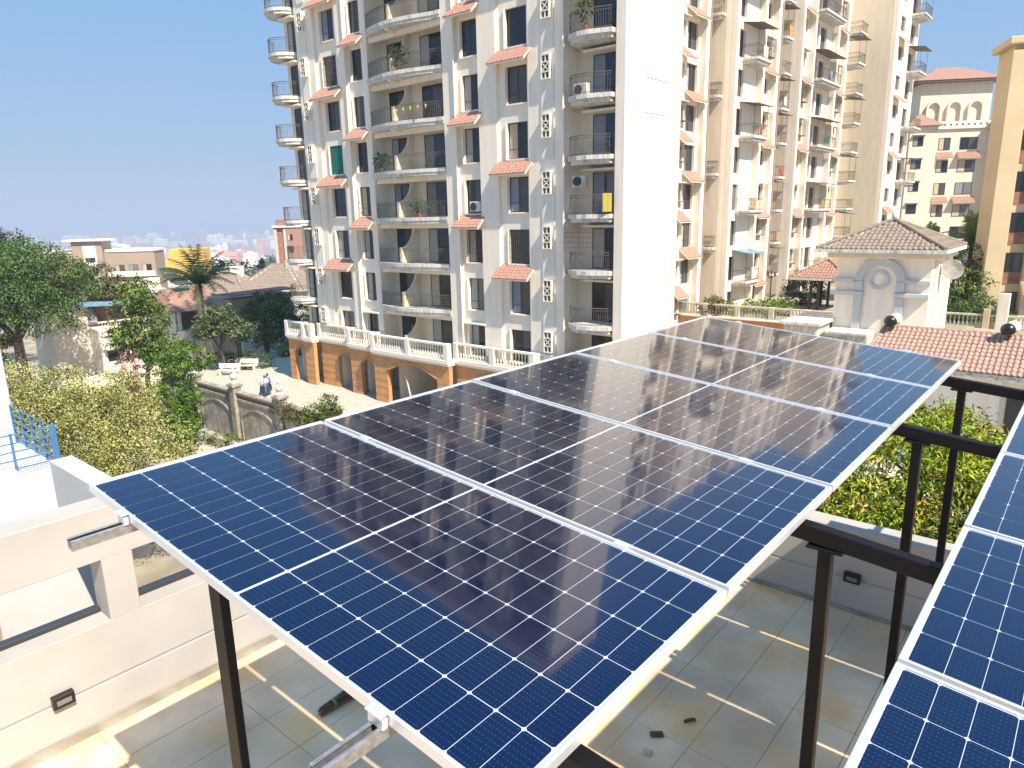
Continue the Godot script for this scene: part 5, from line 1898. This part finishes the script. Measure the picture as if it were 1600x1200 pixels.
	for x in [-7.9, -7.05, -6.2, -5.35, -4.5, -3.65, -2.8]:
		m = MB.new(o)
		m.cbox(V(x - 0.11, -3.99, -38.93), V(x + 0.11, -3.86, -38.80), 0.02)
		pm(r, "bracket", m, M.white)
	# globe lamps on the ridge
	for e in [[V(-8.5, -2.2, -41.2), "black and white globe lamp at the hip end of the pink tiled roof"], [V(-3.35, -2.2, -41.2), "black and white globe lamp above the middle of the pink tiled roof"]]:
		var g := thing("globe_lamp", e[1], "lamp", e[0], "globe lamps on the pink roof")
		m = MB.new()
		m.tube([V(0, -0.35, 0), V(0, 0.12, 0)], [0.06, 0.06], 6)
		pm(g, "stem", m, M.iron)
		m = MB.new()
		m.ball(V(0.12, 0.42, -0.1), V(0.32, 0.32, 0.32), 14, 9)
		pm(g, "globe", m, M.white)
		m = MB.new()
		m.ball(V(-0.06, 0.32, 0.14), V(0.33, 0.31, 0.30), 14, 9)
		pm(g, "shade", m, M.black)
	# garden pavilion
	o = V(-18.2, -4.25, -62.5)
	r = thing("pavilion", "open garden pavilion with red tiled roof on dark posts", "pavilion", o)
	hip_roof(r, o, -20.6, -15.8, -60.4, -64.8, -1.55, -0.2, 0.02, "terracotta", 0.26, true, "stained")
	for x in [-19.0, -18.4, -16.4]:
		for z in [-61.2, -64.0]:
			m = MB.new(o)
			m.cbox(V(x - 0.1, -4.25, z - 0.1), V(x + 0.1, -1.6, z + 0.1), 0.02)
			pm(r, "post", m, M.iron)
	# lamp posts
	for e in [[V(-21.95, -4.25, -60), "dark garden lamp post beside the low flowering shrubs"], [V(-9.6, -4.25, -69.0), "dark garden lamp post standing on the bright lawn"]]:
		var g := thing("lamp_post", e[1], "lamp post", e[0], "garden lamp posts")
		m = MB.new()
		m.tube([V(0, 0, 0), V(0, 2.9, 0)], [0.07, 0.05], 8)
		m.tube([V(-0.3, 2.8, 0), V(0, 2.65, 0), V(0.3, 2.8, 0)], [0.03, 0.03, 0.03], 6)
		pm(g, "pole", m, M.iron)
		for q in [V(-0.3, 2.8, 0), V(0.3, 2.8, 0), V(0, 2.95, 0)]:
			m = MB.new()
			m.lathe(q, [[0.05, 0.0], [0.12, 0.12], [0.10, 0.36], [0.15, 0.37], [0.02, 0.5]], 8)
			pm(g, "lantern", m, M.rusty)
	# low block with hipped turret, turned towards the sun
	o = V(-16.6, -4.3, -119)
	r = thing("low_apartment_block", "low cream apartment block with arched turret and pink hipped roofs", "apartment block", o, "", 0.55)
	block_local(r)
	# ochre block at the right edge
	o = V(-7.45, -9, -65.2)
	r = thing("ochre_block", "tall ochre apartment block with dark windows over brown panels", "apartment block", o, "", 0.38)
	m = MB.new(o)
	m.cbox(V(-7.3, -9, -65.6), V(10, 15.2, -69.2), 0.05)
	pm(r, "wall", m, M.ochre)
	m = MB.new(o)
	m.cbox(V(-7.5, -9, -65.2), V(-6.2, 14.8, -65.6), 0.04)
	pm(r, "pier", m, M.ochre)
	m = MB.new(o)
	m.cbox(V(-4.9, -9, -64.9), V(-3.4, 15.1, -65.6), 0.04)
	pm(r, "pier", m, M.ochre)
	m = MB.new(o)
	m.cbox(V(-7.8, 15.2, -65.0), V(10, 15.7, -69.4), 0.05)
	pm(r, "roof_parapet", m, M.ochre)
	for k in 7:
		var y := -4.9 + k * 2.98
		window(r, V(-5.55, y + 0.9, -65.52) - o, 1.15, 1.45, 0.0, 0)
		m = MB.new(o)
		m.cbox(V(-6.12, y, -65.6), V(-4.98, y + 0.88, -65.54), 0.01)
		pm(r, "panel", m, M.brick)
	awning(r, V(-3.6, -2.6, -64.9) - o, 3.0, 0.0, "terracotta")
	m = MB.new(o)
	m.cbox(V(-3.39, -9, -64.4), V(4, -2.4, -65.6), 0.04)
	pm(r, "porch", m, M.creamwarm)

func block_local(r: Node3D) -> void: # local: x along the face, z out of the face, y=0 at garden level
	var m := MB.new()
	m.cbox(V(-14, -5, -12), V(12, 18.6, 0), 0.05)
	pm(r, "wall", m, M.creamwarm)
	for e in [[-9.2, -5.6], [1.6, 5.6], [8.6, 12.0]]:
		m = MB.new()
		m.cbox(V(e[0], -5, -3), V(e[1], 19.0, 1.6), 0.05)
		pm(r, "bay_wall", m, M.creamwarm)
		m = MB.new()
		var cx: float = (e[0] + e[1]) / 2
		var p := [V(e[0] - 0.6, 19.0, 2.2), V(e[1] + 0.6, 19.0, 2.2), V(e[1] + 0.6, 19.0, -3.4), V(e[0] - 0.6, 19.0, -3.4)]
		var t := V(cx, 20.9, -0.6)
		for i in 4:
			m.tri(p[i], p[(i + 1) % 4], t)
		m.quad(p[3], p[2], p[1], p[0])
		pm(r, "roof", m, M.terracotta)
		for k in 6:
			var y := 0.6 + k * 3.0
			window(r, V(cx - 0.6, y + 0.8, 1.66), 1.3, 1.25)
			m = MB.new()
			m.cbox(V(cx - 1.4, y + 2.2, 1.6), V(cx + 0.3, y + 2.32, 2.1), 0.02)
			pm(r, "canopy", m, M.slab)
	for e in [[-4.0, 1.5], [-0.9, 2.2], [6.9, 1.6]]:
		for k in 6:
			var y := 0.6 + k * 3.0
			window(r, V(e[0], y + 0.3, 0.06), e[1], 1.6)
			if k % 2 == 0:
				awning(r, V(e[0], y + 2.1, 0.0), e[1] + 0.6, 0.0, "terracotta")
	m = MB.new()
	m.cbox(V(-5.6, 18.6, -0.6), V(1.6, 19.6, 0.3), 0.05)
	m.cbox(V(5.6, 18.6, -0.6), V(8.6, 19.6, 0.3), 0.05)
	pm(r, "parapet", m, M.white)
	for i in 9:
		m = MB.new()
		m.box(V(-5.2 + i * 0.75, 19.05, 0.3), V(-4.9 + i * 0.75, 19.3, 0.312))  # flat plate, the shade of a hole painted on in dark brown
		pm(r, "drain_hole_shade", m, M.dark)
	# turret
	m = MB.new()
	m.cbox(V(-7.0, 18.6, -8.5), V(2.2, 25.0, -2.0), 0.05)
	pm(r, "turret_wall", m, M.creamwarm)
	for i in 3:
		m = MB.new()
		var poly := PackedVector2Array([Vector2(1.0, 0)])
		for k in 9:
			poly.append(Vector2(1.0 * cos(PI * k / 8.0), 2.2 + 1.0 * sin(PI * k / 8.0)))
		poly.append(Vector2(-1.0, 0)); poly.append(Vector2(-0.72, 0))
		for k in 9:
			poly.append(Vector2(-0.72 * cos(PI * k / 8.0), 2.2 + 0.72 * sin(PI * k / 8.0)))
		poly.append(Vector2(0.72, 0))
		m.prism(poly, V(-5.2 + i * 2.7, 19.4, -1.55), V(1, 0, 0), V(0, 1, 0), V(0, 0, -0.445))
		pm(r, "arch_surround", m, M.creamwarm)
	m = MB.new()
	m.cbox(V(-8.0, 24.9, -9.5), V(3.2, 25.2, -1.0), 0.05)
	pm(r, "eave", m, M.rusty)
	m = MB.new()
	var a := [V(-8.1, 25.2, -0.9), V(3.3, 25.2, -0.9), V(3.3, 25.2, -9.6), V(-8.1, 25.2, -9.6)]
	var q0 := V(-4.0, 27.4, -5.2)
	var q1 := V(-0.8, 27.4, -5.2)
	m.quad(a[0], a[1], q1, q0); m.tri(a[1], a[2], q1); m.quad(a[2], a[3], q0, q1); m.tri(a[3], a[0], q0)
	m.quad(a[3], a[2], a[1], a[0])
	pm(r, "turret_roof", m, M.terracotta)

# ---------------------------------------------------------------- houses and city at the left
func left_side() -> void:
	bench(V(-57.3, -9, -29.4), 0.6, "white concrete bench nearest the boundary wall, beside the hedge")
	bench(V(-57.9, -9, -31.5), 0.6, "white concrete bench nearest the arcade, beside the hedge")
	var sp := V(-47.7, -9, -27.2)
	var yw := 0.55
	scooter(sp, yw, "dark blue scooter carrying two riders across the plaza")
	rider(sp + Basis(Vector3.UP, yw) * V(0, 0.80, -0.18), yw, "person in white shirt and helmet riding the scooter on the plaza", Color(0.62, 0.66, 0.74), Color(0.10, 0.20, 0.40), Color(0.04, 0.05, 0.08), 0.46)
	rider(sp + Basis(Vector3.UP, yw) * V(0, 0.86, -0.62), yw, "person in pale blue shirt sitting behind the scooter rider", Color(0.22, 0.32, 0.48), Color(0.05, 0.06, 0.09), Color(0.02, 0.015, 0.012), 0.30)
	car(V(-60.6, -9, -38.6), -0.5)
	scooter(V(-8.8, -4.2, -70.8), 1.9, "blue scooter parked at the end of the bright lawn")
	# cream house with balcony
	var o := V(-72, -12, -24)
	var r := thing("cream_house", "plain cream house wall with small balcony under the spreading tree", "house", o)
	var m := MB.new(o)
	m.prism(PackedVector2Array([Vector2(21.0, -12.2), Vector2(24.4, -12.2), Vector2(24.4, -4.4), Vector2(23.6, -3.6), Vector2(22.2, -3.4), Vector2(21.4, -4.0)]), V(-73.2, 0, 0), V(0, 0, -1), V(0, 1, 0), V(-5, 0, 0))
	pm(r, "wall", m, M.cream)
	m = MB.new(o)
	m.cbox(V(-76, -12.2, -24.4), V(-71.0, -5.6, -29.0), 0.03)
	pm(r, "wall", m, M.cream)
	m = MB.new(o)
	m.box(V(-76, -5.6, -26.2), V(-73.0, -3.7, -29.0))
	pm(r, "balcony_room", m, M.brick)
	m = MB.new(o)
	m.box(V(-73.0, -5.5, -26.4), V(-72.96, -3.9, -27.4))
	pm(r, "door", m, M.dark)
	m = MB.new(o)
	m.bar(V(-74.5, -3.3, -23.6), V(-73.5, -3.7, -28.9), 4.2, 0.10)
	pm(r, "sheet_roof", m, M.bluesheet)
	balustrade(r, V(-71.2, -5.6, -24.5), V(-71.2, -5.6, -28.8), 0.75, o, "white", false)
	m = MB.new(o)
	m.box(V(-71.0, -8.6, -24.9), V(-70.95, -7.6, -25.9))
	pm(r, "window", m, M.glass0)
	m = MB.new(o)
	m.cbox(V(-71.0, -7.5, -24.6), V(-70.3, -7.4, -26.2), 0.02)
	pm(r, "canopy", m, M.slab)
	m = MB.new(o)
	m.cbox(V(-70.5, -12.2, -20.5), V(-70.2, -9.6, -30.5), 0.03)
	pm(r, "compound_wall", m, M.cream)
	# grey hipped roofs behind
	house("hip_house", "house with grey-brown hipped tile roof behind the cream balcony house", V(-94, -12, -35), 10, 8, 4.8, 3.6, 0.45, "tilegrey", "cream")
	house("hip_house", "house with small grey hipped roof beside the brown apartments", V(-103, -12, -42), 8, 7, 5.4, 2.6, 0.45, "greypaint", "cream")
	house("hip_house", "house with broad pale hipped roof seen behind the palm", V(-106, -12, -56), 11, 9, 5.2, 3.4, 0.5, "tilegrey", "cream")
	house("hip_house", "house with stepped pale tile roof and chimney block near the tower", V(-101, -12, -62.5), 12, 9, 5.6, 3.6, 0.5, "tilegrey", "stained")
	# porch house with red roof
	o = V(-81, -12, -37)
	r = thing("porch_house", "white porch house with red tile roof and solar water heater", "house", o)
	m = MB.new(o)
	m.cbox(V(-86, -12.2, -36.0), V(-81.0, -5.4, -42), 0.03)
	pm(r, "wall", m, M.cream)
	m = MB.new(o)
	m.box(V(-80.99, -8.2, -36.6), V(-80.9, -5.7, -41.0))  # dark board on the wall, painted as the shade inside the porch
	pm(r, "opening_shade", m, M.dark)
	m = MB.new(o)
	m.hexa([V(-86.4, -5.4, -35.0), V(-79.0, -5.8, -35.0), V(-79.0, -5.8, -42.4), V(-86.4, -5.4, -42.4), V(-84.9, -3.6, -36.4), V(-83.4, -3.6, -36.4), V(-83.4, -3.6, -41.0), V(-84.9, -3.6, -41.0)])
	pm(r, "roof", m, M.terracotta)
	for z in [-35.8, -38.2, -40.6]:
		m = MB.new(o)
		m.cbox(V(-79.6, -12.2, z - 0.16), V(-79.3, -5.8, z + 0.16), 0.03)
		pm(r, "column", m, M.white)
	m = MB.new(o)
	m.cbox(V(-79.6, -12.2, -34.8), V(-78.9, -7.9, -42.0), 0.03)
	pm(r, "plinth", m, M.slab)
	m = MB.new(o)
	m.bar(V(-84.6, -2.0, -37.6), V(-82.2, -3.0, -38.0), 1.9, 0.08)
	var hp := pm(r, "solar_heater", m, M.glass1)
	m = MB.new(o)
	m.tube([V(-84.8, -1.8, -37.0), V(-84.8, -1.8, -38.5)], [0.22, 0.22], 10)
	pm(hp, "tank", m, M.galv)
	# canopy house
	o = V(-76, -12, -43)
	r = thing("canopy_house", "shaded house with flat red canopy and white railing behind the frangipani", "house", o)
	m = MB.new(o)
	m.cbox(V(-82, -12.2, -40.0), V(-75.4, -4.6, -48.0), 0.03)
	pm(r, "wall", m, M.room)
	m = MB.new(o)
	m.bar(V(-76.0, -4.1, -39.4), V(-75.5, -3.9, -47.5), 3.4, 0.12)
	pm(r, "canopy", m, M.redsheet)
	m = MB.new(o)
	m.cbox(V(-74.6, -12.2, -40.2), V(-74.2, -7.6, -47.8), 0.03)
	pm(r, "plinth", m, M.slab)
	balustrade(r, V(-74.4, -7.6, -40.4), V(-74.4, -7.6, -47.6), 0.9, o, "white", false)
	# brown apartments
	o = V(-172, -14, -61)
	r = thing("brown_apartments", "brown and white flat-roofed apartment block with stair tower", "apartment block", o, "", 0.9)
	var bl := MB.new()
	bl.cbox(V(-11, -2, -8), V(12, 11.9, 0), 0.05)
	pm(r, "wall", bl, M.tanpaint)
	bl = MB.new()
	bl.cbox(V(-4.2, -2, -5), V(1.8, 14.4, 1.2), 0.05)
	pm(r, "stair_tower", bl, M.tanpaint)
	bl = MB.new()
	bl.cbox(V(-5.6, 14.4, -6), V(2.6, 14.8, 2.0), 0.05)
	pm(r, "roof", bl, M.white)
	bl = MB.new()
	bl.cbox(V(-2.0, 3, 1.2), V(0.6, 13.4, 1.35), 0.03)
	pm(r, "stair_panel", bl, M.white)
	for k in 3:
		window(r, V(-0.7, 4.0 + k * 3.0, 1.42), 2.0, 0.9)
		for x in [4.6, 7.4, 10.2]:
			window(r, V(x, 0.2 + k * 3.4, 0.06), 1.9, 2.1)
		var s := MB.new()
		s.cbox(V(2.4, -0.3 + k * 3.4, 0), V(12, -0.05 + k * 3.4, 1.3), 0.03)
		s.cbox(V(2.4, -0.05 + k * 3.4, 1.2), V(12, 0.9 + k * 3.4, 1.3), 0.02)
		pm(r, "balcony", s, M.white)
	bl = MB.new()
	bl.cbox(V(2, 11.9, -8.1), V(12.2, 12.5, 0.2), 0.05)
	bl.cbox(V(-11.2, 11.9, -8.1), V(-4.3, 12.5, 0.2), 0.05)
	pm(r, "parapet", bl, M.white)
	# yellow building
	o = V(-197, -16, -86)
	r = thing("yellow_building", "flat-roofed bright yellow building beyond the palm", "building", o, "", 0.9)
	for e in [[-13.0, -5.6, 9.6], [-5.2, 2.0, 10.0], [2.0, 11.0, 13.0]]:
		bl = MB.new()
		bl.cbox(V(e[0], -2, -8), V(e[1], e[2], 0), 0.05)
		pm(r, "wall", bl, M.yellowpaint)
		bl = MB.new()
		bl.cbox(V(e[0] + 0.1, -2, 0.01), V(e[1] - 0.1, 5.4, 0.6), 0.05)
		pm(r, "lower_wall", bl, M.white)
	for x in [-7.5, -5.0, -1.5, 4.0, 7.0]:
		window(r, V(x, 1.6, 0.66), 1.4, 1.6)
	# red brick tower
	o = V(-161, -14, -104)
	r = thing("brick_tower", "red brick and grey apartment tower beyond the left balconies", "apartment tower", o, "", 0.95)
	bl = MB.new()
	bl.cbox(V(-4.6, -2, -10), V(9, 16.2, 0), 0.05)
	pm(r, "wall", bl, M.brick)
	bl = MB.new()
	bl.cbox(V(-1.6, -2, 0.0), V(9, 16.0, 0.6), 0.05)
	pm(r, "front_wall", bl, M.terracotta)
	for x in [-4.2, -1.9]:
		bl = MB.new()
		bl.cbox(V(x - 0.45, -2, 0.0), V(x + 0.35, 16.0, 0.5), 0.03)
		pm(r, "pier", bl, M.greypaint)
	bl = MB.new()
	bl.cbox(V(-4.9, 16.2, -10.2), V(9.2, 16.7, 0.9), 0.05)
	pm(r, "cornice", bl, M.white)
	bl = MB.new()
	bl.cbox(V(-4.0, 16.7, -9), V(5, 18.2, -0.6), 0.05)
	pm(r, "attic", bl, M.brick)
	for k in 5:
		window(r, V(3.0, 1.0 + k * 3.0, 0.66), 1.6, 1.5)
		window(r, V(-0.7, 1.0 + k * 3.0, 0.66), 1.2, 1.5)

func house(called: String, label: String, p: Vector3, w: float, d: float, wall_h: float, roof_h: float, yaw: float, rk: String, wk: String) -> void:
	var r := thing(called, label, "house", p, "", yaw)
	var m := MB.new()
	m.cbox(V(-w / 2 + 0.5, -0.5, -d / 2 + 0.5), V(w / 2 - 0.5, wall_h, d / 2 - 0.5), 0.03)
	pm(r, "wall", m, M[wk])
	hip_roof(r, Vector3.ZERO, -w / 2, w / 2, d / 2, -d / 2, wall_h, wall_h + roof_h, w * 0.12, rk, 0.5, true)
	for x in [-w * 0.25, w * 0.2]:
		window(r, V(x, wall_h - 2.2, d / 2 - 0.43), 1.6, 1.3)
	m = MB.new()
	m.cbox(V(w * 0.1, wall_h + roof_h * 0.6, -0.6), V(w * 0.1 + 1.6, wall_h + roof_h + 0.6, 0.8), 0.04)
	pm(r, "chimney", m, M[wk])

func city() -> void:
	# blocks of flats in the hazy valley, each one by itself
	var rg := RandomNumberGenerator.new()
	rg.seed = 77
	var meshes := []
	for v in 4:
		var m := MB.new()
		var w: float = [1.0, 1.4, 0.8, 1.8][v]
		m.box(V(-w / 2, 0, -0.4), V(w / 2, 1, 0.4))
		m.box(V(-w * 0.2, 1, -0.2), V(w * 0.15, 1.12, 0.2))
		for k in 5:
			m.box(V(-w / 2 + 0.05, 0.12 + k * 0.17, 0.4), V(w / 2 - 0.05, 0.2 + k * 0.17, 0.43))
		meshes.append(m.mesh())
	var spec := [ # x, z, width, height, material
		[-905, -436, 34, 26, "pinkpaint"], [-885, -448, 30, 24, "pinkpaint"], [-925, -424, 26, 20, "pinkpaint"], [-868, -458, 22, 22, "pinkpaint"],
		[-1052, -577, 26, 22, "whitepaint"], [-1036, -590, 20, 18, "whitepaint"], [-925, -548, 24, 14, "whitepaint"], [-905, -560, 20, 12, "whitepaint"], [-945, -535, 18, 16, "whitepaint"]]
	for i in 220:
		var az := deg_to_rad(rg.randf_range(-81.0, -54.0))
		var d := rg.randf_range(750.0, 1400.0) if i < 45 else rg.randf_range(1400.0, 5200.0)
		spec.append([sin(az) * d, -cos(az) * d, rg.randf_range(8, 18) * (1.0 + d / 2600.0), rg.randf_range(6, 17) * (1.0 + d / 2600.0), ["whitepaint", "pinkpaint", "greypaint", "whitepaint"][rg.randi_range(0, 3)]])
	for s in spec:
		var y := ground_y(s[0], s[1]) - 1.0
		var o := part(self, "city_block", meshes[rg.randi_range(0, 3)], M[s[4]], V(s[0], y, s[1]), rg.randf_range(0.5, 1.2))
		o.scale = V(s[2], s[3], s[2])
		meta(o, "small pale block of flats lost in haze in the far valley", "building", "hazy blocks in the far valley")
	# woods in the valley
	var e := []
	for i in 260:
		var az := deg_to_rad(rg.randf_range(-84.0, -52.0))
		var d := rg.randf_range(240.0, 1500.0)
		var x := sin(az) * d
		var z := -cos(az) * d
		var q := 5.0 + d / 90.0
		e.append([V(x, ground_y(x, z) + q * 0.3, z), V(q, q * 0.5, q)])
	var lm := leaves(e, 26000, 2.6, [Color(0.06, 0.09, 0.03), Color(0.09, 0.11, 0.04), Color(0.05, 0.07, 0.03)], 0.3, 0.0, 1, 0.0, 0.8)
	var wo := part(self, "valley_wood", lm, M.leaf)
	meta(wo, "dark green woods spreading over the hazy valley", "wood", "", "stuff")

func _ready() -> void:
	rng.seed = 20240611
	camera_and_light()
	make_textures()
	make_materials()
	grounds()
	tower()
	podium()
	wing()
	right_side()
	boundary_wall()
	terrace()
	neighbour_house()
	left_side()
	city()
	solar_array()
	plants()
